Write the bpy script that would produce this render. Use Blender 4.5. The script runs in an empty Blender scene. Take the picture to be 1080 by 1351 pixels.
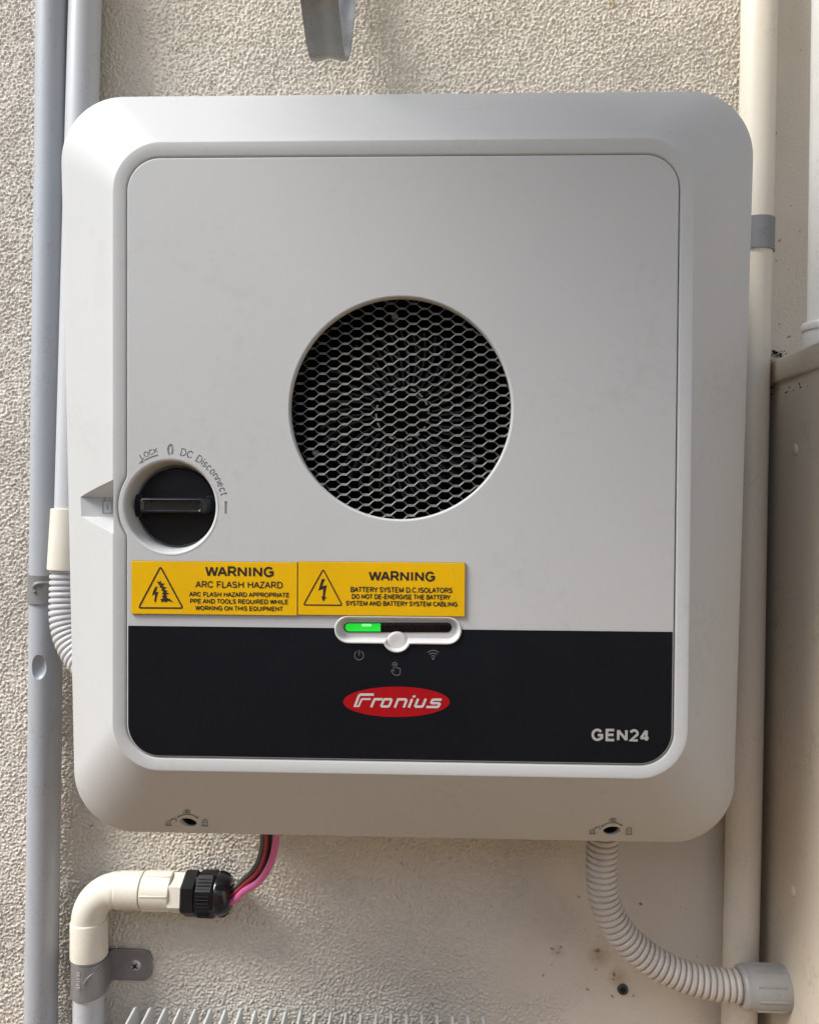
import bpy, bmesh, math, random
import numpy as np
from mathutils import Vector, Matrix, Quaternion

random.seed(4)
PI = math.pi
S = bpy.context.scene
COL = S.collection

# ------------------------------------------------------------------ camera
PITCH, YAW, ROLL = -0.0169, 0.0322, -0.0063
CAM = Vector((0.0272, -0.776, -0.028))
RM = Matrix.Rotation(YAW, 3, 'Z') @ Matrix.Rotation(PITCH, 3, 'X') @ Matrix.Rotation(ROLL, 3, 'Y')
cam_data = bpy.data.cameras.new('camera')
cam = bpy.data.objects.new('camera', cam_data)
COL.objects.link(cam)
right, fwd, up = RM.col[0], RM.col[1], RM.col[2]
m3 = Matrix((right, up, -fwd)).transposed()
cam.matrix_world = Matrix.Translation(CAM) @ m3.to_4x4()
cam_data.sensor_fit = 'HORIZONTAL'
cam_data.sensor_width = 36.0
cam_data.lens = 36.0
cam_data.clip_start = 0.01
cam_data.clip_end = 500.0
S.camera = cam

# ------------------------------------------------------------------ light
SUN_DIR = Vector((-0.60, -0.29, 0.75)).normalized()      # towards the sun
SUN_STRENGTH, SUN_ANGLE = 1.0, 24
SKY_STRENGTH = 0.05
EXPOSURE = 2.24
world = bpy.data.worlds.new('World')
S.world = world
world.use_nodes = True
wn = world.node_tree.nodes
wl = world.node_tree.links
bg = wn['Background']
sky = wn.new('ShaderNodeTexSky')
sky.sky_type = 'NISHITA'
sky.sun_disc = False
sky.sun_elevation = math.asin(SUN_DIR.z)
sky.sun_rotation = math.atan2(SUN_DIR.x, SUN_DIR.y)
sky.air_density = 1.0
sky.dust_density = 2.2
sky.ozone_density = 1.0
wl.new(sky.outputs[0], bg.inputs[0])
bg.inputs[1].default_value = SKY_STRENGTH
sun_data = bpy.data.lights.new('sun', 'SUN')
sun_data.energy = SUN_STRENGTH
sun_data.angle = math.radians(SUN_ANGLE)
sun_data.color = (1.0, 0.995, 0.98)
sun = bpy.data.objects.new('sun', sun_data)
COL.objects.link(sun)
sun.rotation_euler = (-SUN_DIR).to_track_quat('-Z', 'Y').to_euler()
S.view_settings.view_transform = 'Standard'
S.view_settings.look = 'None'
S.view_settings.gamma = 1.0
S.view_settings.use_curve_mapping = False
S.view_settings.exposure = EXPOSURE

# ------------------------------------------------------------------ helpers
CXP, CYP, FP = 540.0, 675.5, 1080.0


def at(px, py, Y):
    """point on the plane at distance Y from the wall (wall is Y=0, the room side is negative)"""
    d = right * ((px - CXP) / FP) + fwd - up * ((py - CYP) / FP)
    t = (Y - CAM.y) / d.y
    return CAM + d * t


def mm_per_px(Y):
    return (Y - CAM.y) / FP


class MB:
    def __init__(self):
        self.v = []
        self.f = []

    def add(self, verts, faces):
        o = len(self.v)
        self.v += [tuple(p) for p in verts]
        self.f += [tuple(i + o for i in f) for f in faces]
        return self

    def loft(self, loops, cap0=False, cap1=False, closed=True):
        n = len(loops[0])
        o = len(self.v)
        for l in loops:
            self.v += [tuple(p) for p in l]
        for k in range(len(loops) - 1):
            for i in range(n if closed else n - 1):
                j = (i + 1) % n
                a = o + k * n
                b = a + n
                self.f.append((a + i, a + j, b + j, b + i))
        if cap0:
            self.f.append(tuple(o + i for i in reversed(range(n))))
        if cap1:
            b = o + (len(loops) - 1) * n
            self.f.append(tuple(b + i for i in range(n)))
        return self

    def box(self, lo, hi, bev=0.0, seg=2, rot=None, pivot=None):
        bm = bmesh.new()
        bmesh.ops.create_cube(bm, size=1.0)
        c = [(a + b) / 2 for a, b in zip(lo, hi)]
        s = [abs(b - a) for a, b in zip(lo, hi)]
        for v in bm.verts:
            v.co = Vector((v.co.x * s[0] + c[0], v.co.y * s[1] + c[1], v.co.z * s[2] + c[2]))
        if bev > 0:
            bmesh.ops.bevel(bm, geom=bm.edges[:], offset=bev, segments=seg, affect='EDGES', profile=0.5)
        if rot is not None:
            p = Vector(pivot if pivot is not None else c)
            for v in bm.verts:
                v.co = rot @ (v.co - p) + p
        return self.bm(bm)

    def bm(self, bm):
        bm.verts.ensure_lookup_table()
        bm.verts.index_update()
        self.add([v.co[:] for v in bm.verts], [[v.index for v in f.verts] for f in bm.faces])
        bm.free()
        return self

    def lathe(self, prof, org, axis, n=48, cap0=False, cap1=False, ref=None, phase=0.0):
        axis = Vector(axis).normalized()
        org = Vector(org)
        if ref is None:
            ref = Vector((0, 0, 1)) if abs(axis.z) < 0.9 else Vector((1, 0, 0))
        u = axis.cross(Vector(ref)).normalized()
        w = axis.cross(u).normalized()
        loops = []
        for r, h in prof:
            loops.append([org + axis * h + (u * math.cos(phase + 2 * PI * i / n) + w * math.sin(phase + 2 * PI * i / n)) * r for i in range(n)])
        return self.loft(loops, cap0, cap1)

    def tube(self, pts, rad, n=24, caps=True, shape=None):
        """sweep a circle along pts; rad is a number or a list"""
        pts = [Vector(p) for p in pts]
        N = len(pts)
        tang = []
        for i in range(N):
            a = pts[max(i - 1, 0)]
            b = pts[min(i + 1, N - 1)]
            tang.append((b - a).normalized())
        t0 = tang[0]
        ref = Vector((0, 1, 0)) if abs(t0.y) < 0.9 else Vector((1, 0, 0))
        u = (ref - t0 * ref.dot(t0)).normalized()
        loops = []
        for i in range(N):
            if i:
                q = tang[i - 1].rotation_difference(tang[i])
                u = q @ u
                u = (u - tang[i] * u.dot(tang[i])).normalized()
            w = tang[i].cross(u)
            r = rad[i] if hasattr(rad, '__len__') else rad
            loops.append([pts[i] + (u * math.cos(2 * PI * k / n) + w * math.sin(2 * PI * k / n)) * r for k in range(n)])
        return self.loft(loops, caps, caps)

    def prism(self, poly, mapf, y0, y1):
        """poly: 2-D points; mapf(x,z,y) to a point; y0 front, y1 back"""
        a = [mapf(p[0], p[1], y0) for p in poly]
        b = [mapf(p[0], p[1], y1) for p in poly]
        return self.loft([b, a], True, True)

    def build(self, name, mat, parent=None, angle=35, smooth=True):
        me = bpy.data.meshes.new(name)
        off = parent_loc(parent)
        me.from_pydata([(v[0] - off[0], v[1] - off[1], v[2] - off[2]) for v in self.v], [], self.f)
        bm = bmesh.new()
        bm.from_mesh(me)
        bmesh.ops.recalc_face_normals(bm, faces=bm.faces)
        bm.to_mesh(me)
        bm.free()
        if smooth:
            for p in me.polygons:
                p.use_smooth = True
            me.set_sharp_from_angle(angle=math.radians(angle))
        o = bpy.data.objects.new(name, me)
        COL.objects.link(o)
        if mat is not None:
            me.materials.append(M[mat])
        if parent is not None:
            o.parent = parent
        return o


def parent_loc(p):
    off = Vector((0, 0, 0))
    while p is not None:
        off += p.location
        p = p.parent
    return off


def thing(name, label, cat, loc=(0, 0, 0), group=None):
    o = bpy.data.objects.new(name, None)
    o.empty_display_size = 0.02
    COL.objects.link(o)
    o.location = loc
    return tag(o, label, cat, group)


def tag(o, label, cat, group=None):
    o['label'] = label
    o['category'] = cat
    if group:
        o['group'] = group
    return o


def smoothpath(pts, n):
    """Catmull-Rom through pts, resampled evenly to n points"""
    pts = [Vector(p) for p in pts]
    P = [pts[0] * 2 - pts[1]] + pts + [pts[-1] * 2 - pts[-2]]
    out = []
    for i in range(1, len(P) - 2):
        for k in range(24):
            t = k / 24
            a, b, c, d = P[i - 1], P[i], P[i + 1], P[i + 2]
            out.append(0.5 * ((2 * b) + (c - a) * t + (2 * a - 5 * b + 4 * c - d) * t * t + (3 * b - a - 3 * c + d) * t ** 3))
    out.append(pts[-1])
    L = [0.0]
    for i in range(1, len(out)):
        L.append(L[-1] + (out[i] - out[i - 1]).length)
    res = []
    j = 0
    for k in range(n):
        s = L[-1] * k / (n - 1)
        while j < len(L) - 2 and L[j + 1] < s:
            j += 1
        t = (s - L[j]) / max(L[j + 1] - L[j], 1e-9)
        res.append(out[j].lerp(out[j + 1], min(max(t, 0), 1)))
    return res, L[-1]


def boolean_cut(o, cutters):
    for c in cutters:
        md = o.modifiers.new('cut', 'BOOLEAN')
        md.operation = 'DIFFERENCE'
        md.solver = 'EXACT'
        md.object = c
    dg = bpy.context.evaluated_depsgraph_get()
    dg.update()
    me = bpy.data.meshes.new_from_object(o.evaluated_get(dg))
    o.modifiers.clear()
    old = o.data
    o.data = me
    me.name = old.name
    bpy.data.meshes.remove(old)
    for p in me.polygons:
        p.use_smooth = True
    me.set_sharp_from_angle(angle=math.radians(30))
    for c in cutters:
        d = c.data
        bpy.data.objects.remove(c)
        bpy.data.meshes.remove(d)


# ------------------------------------------------------------------ materials
M = {}


def mat(name, color, rough=0.5, metal=0.0, spec=0.5, vary=0.0, vscale=8.0, bump=0.0, bscale=400.0,
        grime=0.0, grime_col=(0.12, 0.10, 0.07), gscale=60.0, emit=None, estr=0.0, coat=0.0, rvary=0.0, streak=False):
    m = bpy.data.materials.new(name)
    m.use_nodes = True
    nt = m.node_tree
    b = nt.nodes['Principled BSDF']
    b.inputs['Roughness'].default_value = rough
    b.inputs['Metallic'].default_value = metal
    b.inputs['Specular IOR Level'].default_value = spec
    b.inputs['Coat Weight'].default_value = coat
    tc = nt.nodes.new('ShaderNodeTexCoord')
    vec = tc.outputs['Object']
    if streak:
        mp = nt.nodes.new('ShaderNodeMapping')
        mp.inputs['Scale'].default_value = (1, 1, 0.12)
        nt.links.new(vec, mp.inputs[0])
        vec = mp.outputs[0]
    col = None
    if vary > 0 or grime > 0 or rvary > 0:
        no = nt.nodes.new('ShaderNodeTexNoise')
        no.inputs['Scale'].default_value = vscale
        no.inputs['Detail'].default_value = 6
        no.inputs['Roughness'].default_value = 0.6
        nt.links.new(vec, no.inputs['Vector'])
        mr = nt.nodes.new('ShaderNodeMapRange')
        mr.inputs['From Min'].default_value = 0.3
        mr.inputs['From Max'].default_value = 0.7
        mr.inputs['To Min'].default_value = 1 - vary
        mr.inputs['To Max'].default_value = 1 + vary
        nt.links.new(no.outputs[0], mr.inputs[0])
        vm = nt.nodes.new('ShaderNodeVectorMath')
        vm.operation = 'SCALE'
        vm.inputs[0].default_value = color[:3]
        nt.links.new(mr.outputs[0], vm.inputs['Scale'])
        col = vm.outputs[0]
        if rvary > 0:
            m2 = nt.nodes.new('ShaderNodeMapRange')
            m2.inputs['From Min'].default_value = 0.3
            m2.inputs['From Max'].default_value = 0.7
            m2.inputs['To Min'].default_value = rough - rvary
            m2.inputs['To Max'].default_value = rough + rvary
            nt.links.new(no.outputs[0], m2.inputs[0])
            nt.links.new(m2.outputs[0], b.inputs['Roughness'])
    if grime > 0:
        g1 = nt.nodes.new('ShaderNodeTexNoise')
        g1.inputs['Scale'].default_value = gscale
        g1.inputs['Detail'].default_value = 5
        nt.links.new(tc.outputs['Object'], g1.inputs['Vector'])
        g2 = nt.nodes.new('ShaderNodeTexNoise')
        g2.inputs['Scale'].default_value = gscale * 9
        g2.inputs['Detail'].default_value = 2
        nt.links.new(tc.outputs['Object'], g2.inputs['Vector'])
        mu = nt.nodes.new('ShaderNodeMath')
        mu.operation = 'MULTIPLY'
        nt.links.new(g1.outputs[0], mu.inputs[0])
        nt.links.new(g2.outputs[0], mu.inputs[1])
        r = nt.nodes.new('ShaderNodeMapRange')
        r.inputs['From Min'].default_value = 0.30
        r.inputs['From Max'].default_value = 0.46
        r.inputs['To Max'].default_value = grime
        nt.links.new(mu.outputs[0], r.inputs[0])
        mx = nt.nodes.new('ShaderNodeMix')
        mx.data_type = 'RGBA'
        nt.links.new(r.outputs[0], mx.inputs['Factor'])
        nt.links.new(col, mx.inputs['A'])
        mx.inputs['B'].default_value = (*grime_col, 1)
        col = mx.outputs['Result']
    if col is not None:
        nt.links.new(col, b.inputs['Base Color'])
    else:
        b.inputs['Base Color'].default_value = (*color[:3], 1)
    if bump > 0:
        n3 = nt.nodes.new('ShaderNodeTexNoise')
        n3.inputs['Scale'].default_value = bscale
        n3.inputs['Detail'].default_value = 3
        nt.links.new(tc.outputs['Object'], n3.inputs['Vector'])
        bp = nt.nodes.new('ShaderNodeBump')
        bp.inputs['Strength'].default_value = bump
        bp.inputs['Distance'].default_value = 0.001
        nt.links.new(n3.outputs[0], bp.inputs['Height'])
        nt.links.new(bp.outputs[0], b.inputs['Normal'])
    if emit:
        b.inputs['Emission Color'].default_value = (*emit, 1)
        b.inputs['Emission Strength'].default_value = estr
    M[name] = m
    return m


WHITE = (0.455, 0.466, 0.458)
mat('white_plastic', WHITE, 0.52, spec=0.38, vary=0.012, vscale=14, bump=0.08, bscale=1800, grime=0.08, gscale=16, rvary=0.05)
mat('white_panel', WHITE, 0.52, spec=0.38, vary=0.012, vscale=9, bump=0.08, bscale=1800, grime=0.08, gscale=12, rvary=0.05)
mat('white_gloss', (0.53, 0.53, 0.52), 0.34, bump=0.02, bscale=900)
mat('black_film', (0.0042, 0.0057, 0.0084), 0.45, spec=0.18, vary=0.06, vscale=20, rvary=0.04, grime=0.02, grime_col=(0.10, 0.10, 0.10), gscale=14)
mat('black_plastic', (0.005, 0.005, 0.006), 0.45, spec=0.3, vary=0.2, vscale=60, bump=0.1, bscale=900, rvary=0.08)
mat('black_gloss', (0.012, 0.013, 0.015), 0.18, vary=0.2, vscale=40, rvary=0.06)
mat('fan_dash', (0.34, 0.34, 0.32), 0.4)
mat('fan_plastic', (0.022, 0.022, 0.021), 0.5, spec=0.35, vary=0.3, vscale=80, grime=0.12, grime_col=(0.10, 0.09, 0.08), gscale=90)
mat('fan_dark', (0.002, 0.002, 0.002), 0.8, spec=0.1)
mat('grille_metal', (0.13, 0.13, 0.125), 0.40, metal=0.25, vary=0.25, vscale=120, rvary=0.1)
mat('yellow_face', (0.68, 0.395, 0.0012), 0.55, spec=0.15, vary=0.05, vscale=30, grime=0.10, gscale=40, bump=0.03, bscale=1500)
mat('label_core', (0.055, 0.032, 0.016), 0.55, vary=0.2, vscale=100)
mat('label_ink', (0.018, 0.010, 0.008), 0.5)
mat('light_ink', (0.36, 0.36, 0.355), 0.5)
mat('icon_ink', (0.12, 0.12, 0.12), 0.5)
mat('sign_grey', (0.22, 0.22, 0.22), 0.55)
mat('mark_ink', (0.07, 0.068, 0.065), 0.55)
mat('logo_red', (0.33, 0.0015, 0.005), 0.5, spec=0.25)
mat('logo_white', (0.50, 0.47, 0.45), 0.5)
mat('led_dark', (0.010, 0.006, 0.005), 0.22, spec=0.25, vary=0.5, vscale=120)
mat('led_green', (0.02, 0.30, 0.05), 0.25, emit=(0.004, 1.0, 0.025), estr=0.115)
mat('led_core', (0.1, 0.6, 0.2), 0.25, emit=(0.25, 1.0, 0.30), estr=0.24)
mat('pvc_grey', (0.36, 0.385, 0.41), 0.34, vary=0.03, vscale=18, bump=0.05, bscale=300, grime=0.22, gscale=45, rvary=0.06, streak=True)
mat('pvc_light', (0.46, 0.475, 0.49), 0.34, vary=0.03, vscale=18, bump=0.04, bscale=300, grime=0.15, gscale=45, rvary=0.06, streak=True)
mat('pvc_cream', (0.66, 0.63, 0.54), 0.36, vary=0.03, vscale=25, bump=0.04, bscale=300, grime=0.15, gscale=50, rvary=0.06)
mat('pipe_paint', (0.76, 0.70, 0.59), 0.36, vary=0.04, vscale=14, bump=0.12, bscale=200, grime=0.14, gscale=40, rvary=0.08, streak=True)
mat('pvc_white', (0.70, 0.69, 0.66), 0.36, vary=0.03, vscale=20, bump=0.05, bscale=200, grime=0.12, gscale=50, rvary=0.06)
mat('hose_grey', (0.50, 0.50, 0.50), 0.42, vary=0.04, vscale=30, grime=0.2, gscale=70)
mat('hose_warm', (0.52, 0.485, 0.44), 0.45, vary=0.05, vscale=30, grime=0.3, gscale=70)
mat('connector_grey', (0.34, 0.34, 0.325), 0.45, vary=0.06, vscale=40, bump=0.1, bscale=300, grime=0.3, gscale=80)
mat('galvanised', (0.25, 0.25, 0.25), 0.45, metal=0.35, vary=0.16, vscale=55, bump=0.25, bscale=160, rvary=0.12, grime=0.3, gscale=60)
mat('galv_strap', (0.22, 0.22, 0.215), 0.36, metal=0.5, vary=0.2, vscale=40, bump=0.4, bscale=90, rvary=0.12, grime=0.5, grime_col=(0.05, 0.045, 0.04), gscale=45, streak=True)
mat('screw_metal', (0.50, 0.50, 0.50), 0.42, metal=0.5, vary=0.1, vscale=200)
mat('screw_slot', (0.015, 0.014, 0.013), 0.7)
mat('box_paint', (0.64, 0.57, 0.46), 0.42, vary=0.05, vscale=7, bump=0.10, bscale=260, grime=0.20, gscale=22, rvary=0.08, streak=True)
mat('wire_black', (0.022, 0.022, 0.022), 0.4)
mat('wire_grey', (0.055, 0.055, 0.05), 0.42)
mat('wire_red', (0.28, 0.015, 0.02), 0.42)
mat('wire_brown', (0.06, 0.04, 0.022), 0.42)
mat('wire_pink', (0.60, 0.13, 0.31), 0.42)
mat('fin_paint', (0.50, 0.51, 0.50), 0.42, vary=0.03, vscale=30, grime=0.2, gscale=60)
mat('dirt', (0.018, 0.014, 0.010), 0.95, vary=0.5, vscale=300)
mat('rust', (0.20, 0.05, 0.015), 0.9, vary=0.5, vscale=400)
mat('plug_dark', (0.06, 0.07, 0.07), 0.7, vary=0.4, vscale=300)
mat('bounce_wall_paint', (0.74, 0.64, 0.50), 0.7, vary=0.05, vscale=3, bump=0.2, bscale=80)
mat('sky_blocker_paint', (0.46, 0.35, 0.23), 0.7, vary=0.08, vscale=3, bump=0.2, bscale=80)
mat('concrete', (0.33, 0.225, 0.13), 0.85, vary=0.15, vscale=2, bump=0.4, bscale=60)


def stucco_material(name, coarse):
    m = bpy.data.materials.new(name)
    m.use_nodes = True
    nt = m.node_tree
    N, L = nt.nodes, nt.links
    b = N['Principled BSDF']
    b.inputs['Roughness'].default_value = 0.92
    b.inputs['Specular IOR Level'].default_value = 0.12
    tc = N.new('ShaderNodeTexCoord')

    def noise(sc, det=4, rough=0.55):
        n = N.new('ShaderNodeTexNoise')
        n.inputs['Scale'].default_value = sc
        n.inputs['Detail'].default_value = det
        n.inputs['Roughness'].default_value = rough
        L.new(tc.outputs['Object'], n.inputs['Vector'])
        return n.outputs[0]

    ramp = N.new('ShaderNodeValToRGB')
    ramp.color_ramp.elements[0].position = 0.3
    ramp.color_ramp.elements[0].color = (0.625, 0.578, 0.498, 1)
    ramp.color_ramp.elements[1].position = 0.72
    ramp.color_ramp.elements[1].color = (0.725, 0.678, 0.592, 1)
    L.new(noise(5.0, 5), ramp.inputs[0])
    cur = ramp.outputs[0]

    def stain(cur, colr, factor):
        mx = N.new('ShaderNodeMix')
        mx.data_type = 'RGBA'
        L.new(factor, mx.inputs['Factor'])
        L.new(cur, mx.inputs['A'])
        mx.inputs['B'].default_value = (*colr, 1)
        return mx.outputs['Result']

    def spot(px, py, r_mm, strength, soft=0.4):
        p = at(px, py, 0)
        vd = N.new('ShaderNodeVectorMath')
        vd.operation = 'DISTANCE'
        L.new(warp, vd.inputs[0])
        vd.inputs[1].default_value = (p.x, 0, p.z)
        r = N.new('ShaderNodeMapRange')
        r.inputs['From Min'].default_value = r_mm * 0.001
        r.inputs['From Max'].default_value = r_mm * 0.001 * soft
        r.inputs['To Min'].default_value = 0
        r.inputs['To Max'].default_value = strength
        L.new(vd.outputs['Value'], r.inputs[0])
        return r.outputs[0]

    # positions on the wall plane, pushed about so that stains have ragged outlines
    sep = N.new('ShaderNodeSeparateXYZ')
    L.new(tc.outputs['Object'], sep.inputs[0])
    cmb = N.new('ShaderNodeCombineXYZ')
    L.new(sep.outputs['X'], cmb.inputs['X'])
    L.new(sep.outputs['Z'], cmb.inputs['Z'])
    nz = N.new('ShaderNodeTexNoise')
    nz.inputs['Scale'].default_value = 160
    L.new(tc.outputs['Object'], nz.inputs['Vector'])
    sc = N.new('ShaderNodeVectorMath')
    sc.operation = 'MULTIPLY_ADD'
    L.new(nz.outputs['Color'], sc.inputs[0])
    sc.inputs[1].default_value = (0.006, 0, 0.006)
    sc.inputs[2].default_value = (-0.003, 0, -0.003)
    ad = N.new('ShaderNodeVectorMath')
    ad.operation = 'ADD'
    L.new(cmb.outputs[0], ad.inputs[0])
    L.new(sc.outputs[0], ad.inputs[1])
    warp = ad.outputs[0]
    if not coarse:
        cur = stain(cur, (0.33, 0.27, 0.15), spot(790, 1262, 13, 0.55, 0.1))
        cur = stain(cur, (0.40, 0.24, 0.13), spot(815, 1290, 12, 0.5, 0.1))
        cur = stain(cur, (0.36, 0.28, 0.18), spot(735, 1256, 8, 0.4, 0.1))
        for px, py, r, s, c in ((787.5, 1255.5, 3.4, .95, (0.22, 0.03, 0.01)), (728.5, 1251, 2.2, .8, (0.09, 0.045, 0.02)),
                                (739, 1250, 2.3, .85, (0.09, 0.04, 0.015)), (736, 1257, 1.6, .6, (0.15, 0.08, 0.03)),
                                (810, 1285.5, 2.4, .9, (0.13, 0.035, 0.012)), (808.5, 1291, 1.7, .7, (0.16, 0.05, 0.02)),
                                (774.5, 1305.5, 2.2, .7, (0.10, 0.07, 0.05)), (716, 1286, 1.8, .7, (0.08, 0.06, 0.04)),
                                (835, 1314, 2.2, .7, (0.09, 0.06, 0.04)), (807, 1315, 2.6, .7, (0.08, 0.06, 0.04)),
                                (845.5, 1192.5, 1.9, .95, (0.03, 0.025, 0.02)), (762.5, 1184, 1.9, .6, (0.12, 0.09, 0.06)),
                                (786, 1279, 1.8, .5, (0.16, 0.09, 0.04)), (727, 1273, 1.8, .4, (0.16, 0.09, 0.04)),
                                (846, 1235, 6, .25, (0.42, 0.22, 0.14)), (655, 28, 4, .35, (0.5, 0.36, 0.195)), (807, 6, 5, .45, (0.55, 0.38, 0.14)),
                                (1028, 428, 1.7, .8, (0.1, 0.08, 0.06)), (1041, 444, 1.8, .8, (0.1, 0.08, 0.06)), (1013, 433, 2.0, .7, (0.1, 0.08, 0.06)),
                                (1027, 318, 1.8, .7, (0.1, 0.08, 0.06)), (1022, 345, 1.6, .6, (0.1, 0.08, 0.06)), (120, 1090, 1.8, .6, (0.08, 0.06, 0.05)), (109, 1110, 1.6, .6, (0.08, 0.06, 0.05))):
            cur = stain(cur, c, spot(px, py, r * 0.92, s * 0.8))
    # sparse dark specks of dirt
    sp = N.new('ShaderNodeMapRange')
    sp.inputs['From Min'].default_value = 0.74
    sp.inputs['From Max'].default_value = 0.79
    sp.inputs['To Max'].default_value = 0.55
    L.new(noise(120, 1), sp.inputs[0])
    cur = stain(cur, (0.14, 0.10, 0.07), sp.outputs[0])
    L.new(cur, b.inputs['Base Color'])
    bp = N.new('ShaderNodeBump')
    bp.inputs['Strength'].default_value = 0.5
    bp.inputs['Distance'].default_value = 0.0012
    L.new(noise(520, 5, 0.7), bp.inputs['Height'])
    if coarse:
        b2 = N.new('ShaderNodeBump')
        b2.inputs['Strength'].default_value = 0.8
        b2.inputs['Distance'].default_value = 0.004
        L.new(noise(130, 2), b2.inputs['Height'])
        L.new(b2.outputs[0], bp.inputs['Normal'])
    L.new(bp.outputs[0], b.inputs['Normal'])
    M[name] = m


stucco_material('stucco', False)
stucco_material('stucco_far', True)

# ------------------------------------------------------------------ setting: ground, stucco wall
g = MB().add([(-30, -30, -1.35), (30, -30, -1.35), (30, 0.3, -1.35), (-30, 0.3, -1.35)], [(0, 1, 2, 3)]).build('ground', 'concrete', smooth=False)
g['kind'] = 'structure'
# unseen wall added behind the camera; it keeps the low sky off the front of the inverter
bw = MB().box((-9, -1.75, -1.35), (-0.15, -1.60, 0.45), 0.01).build('sky_blocker_wall', 'sky_blocker_paint')
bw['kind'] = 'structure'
b2_ = MB().box((-0.14, -1.75, -1.35), (1.24, -1.60, 0.16), 0.01).build('sky_blocker_wall', 'sky_blocker_paint')  # lower added section, keeps low sky off the wall below the inverter
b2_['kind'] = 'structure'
# unseen wall added on the right; its sunlit side bounces warm light onto the inverter
br_ = MB().box((1.25, -1.75, -1.35), (1.40, -0.55, 0.62), 0.01).build('bounce_wall', 'bounce_wall_paint')
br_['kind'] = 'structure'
# unseen trough added overhead for shade: its soft shadow lies over the upper right of the inverter
gu = MB()
gp = [(-0.245, 0.77), (-0.25, 0.675), (-0.27, 0.66), (-0.80, 0.66), (-0.825, 0.675), (-0.835, 0.77), (-0.827, 0.77), (-0.818, 0.68), (-0.797, 0.668), (-0.273, 0.668), (-0.258, 0.68), (-0.253, 0.77)]
gu.loft([[Vector((x_, y_, z_)) for y_, z_ in gp] for x_ in (-0.345, 0.66)], True, True)
gu = gu.build('shade_trough', 'pipe_paint')
gu['kind'] = 'structure'


def make_wall():
    x0, x1, z0, z1, st = -0.44, 0.41, -0.56, 0.50, 0.00090
    nx, nz = int((x1 - x0) / st) + 1, int((z1 - z0) / st) + 1
    rng = np.random.default_rng(11)
    sx, sz = 1280, 1280

    def band(w_mm, width, ax=1.0):
        n = np.fft.rfft2(rng.standard_normal((sz, sx)))
        fz = np.fft.fftfreq(sz, st)[:, None]
        fx = np.fft.rfftfreq(sx, st)[None, :]
        k = np.sqrt((fx * ax) ** 2 + fz ** 2)
        k0 = 1000.0 / w_mm
        h = np.fft.irfft2(n * np.exp(-((np.log(np.maximum(k, 1e-3) / k0)) ** 2) / (2 * width ** 2)), s=(sz, sx))
        return h / h.std()

    a = band(5.6, 0.62)
    b_ = band(3.6, 0.45)
    c = band(24, 0.5)
    d_ = band(2.7, 0.25)
    lo = band(130, 0.5)
    # trowelled texture coat: rounded scales with sharp little cliffs between them
    h = 0.66 * a + 0.50 * b_ + 0.40 * np.maximum(a, 0.0) * np.maximum(b_, 0.0) + 0.15 * c
    fine = (0.36 * d_)[:nz, :nx]
    h = h[:nz, :nx] if nz <= sz and nx <= sx else np.pad(h, ((0, max(0, nz - sz)), (0, max(0, nx - sx))), mode='wrap')[:nz, :nx]
    lo = lo[:nz, :nx] if nz <= sz and nx <= sx else np.pad(lo, ((0, max(0, nz - sz)), (0, max(0, nx - sx))), mode='wrap')[:nz, :nx]
    xs = x0 + np.arange(nx) * st
    zs = z0 + np.arange(nz) * st
    X, Z = np.meshgrid(xs, zs)

    def sm(e0, e1, v):
        t = np.clip((v - e0) / (e1 - e0), 0, 1)
        return t * t * (3 - 2 * t)

    # where the coat was rubbed smooth: low on the right, and the strip beside the painted pipe
    mask = sm(0.08, 0.20, X + 0.03 * lo) * sm(-0.28, -0.36, Z - 0.02 * lo)
    mask = np.maximum(mask, sm(0.305, 0.335, X))
    mask = np.maximum(mask, 0.14 * sm(-0.1, 0.05, X + 0.02 * lo) * sm(-0.30, -0.40, Z))
    amp = 0.00047 * (1 - 0.78 * mask)
    Y = -(h * amp) - fine * 0.00047 * (1 - 0.45 * mask) - 0.0004 * lo
    V = np.stack([X, Y, Z], -1).reshape(-1, 3)
    idx = np.arange(nx * nz).reshape(nz, nx)
    q = np.stack([idx[:-1, :-1], idx[:-1, 1:], idx[1:, 1:], idx[1:, :-1]], -1).reshape(-1, 4)
    W = 2.6
    zt, zb = 1.15, -1.35
    X0, X1, Z0, Z1 = x0, xs[-1], z0, zs[-1]
    ext = np.array([(-W, 0, zb), (W, 0, zb), (W, 0, zt), (-W, 0, zt), (X0, 0, Z0), (X1, 0, Z0), (X1, 0, Z1), (X0, 0, Z1)], float)
    o = len(V)
    V = np.concatenate([V, ext])
    q2 = np.array([(0, 1, 5, 4), (1, 2, 6, 5), (2, 3, 7, 6), (3, 0, 4, 7)]) + o
    Q = np.concatenate([q, q2])
    me = bpy.data.meshes.new('stucco_wall')
    me.vertices.add(len(V))
    me.vertices.foreach_set('co', V.ravel().astype(np.float32))
    me.loops.add(len(Q) * 4)
    me.loops.foreach_set('vertex_index', Q.ravel().astype(np.int32))
    me.polygons.add(len(Q))
    me.polygons.foreach_set('loop_start', (np.arange(len(Q)) * 4).astype(np.int32))
    me.polygons.foreach_set('loop_total', np.full(len(Q), 4, np.int32))
    me.polygons.foreach_set('use_smooth', np.ones(len(Q), bool))
    mi = np.zeros(len(Q), np.int32)
    mi[len(q):] = 1
    me.materials.append(M['stucco'])
    me.materials.append(M['stucco_far'])
    me.polygons.foreach_set('material_index', mi)
    me.update()
    me.validate()
    ob = bpy.data.objects.new('stucco_wall', me)
    COL.objects.link(ob)
    tag(ob, 'beige stucco house wall with pebbly texture behind everything', 'wall')


make_wall()

# ------------------------------------------------------------------ 2-D outlines


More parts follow.
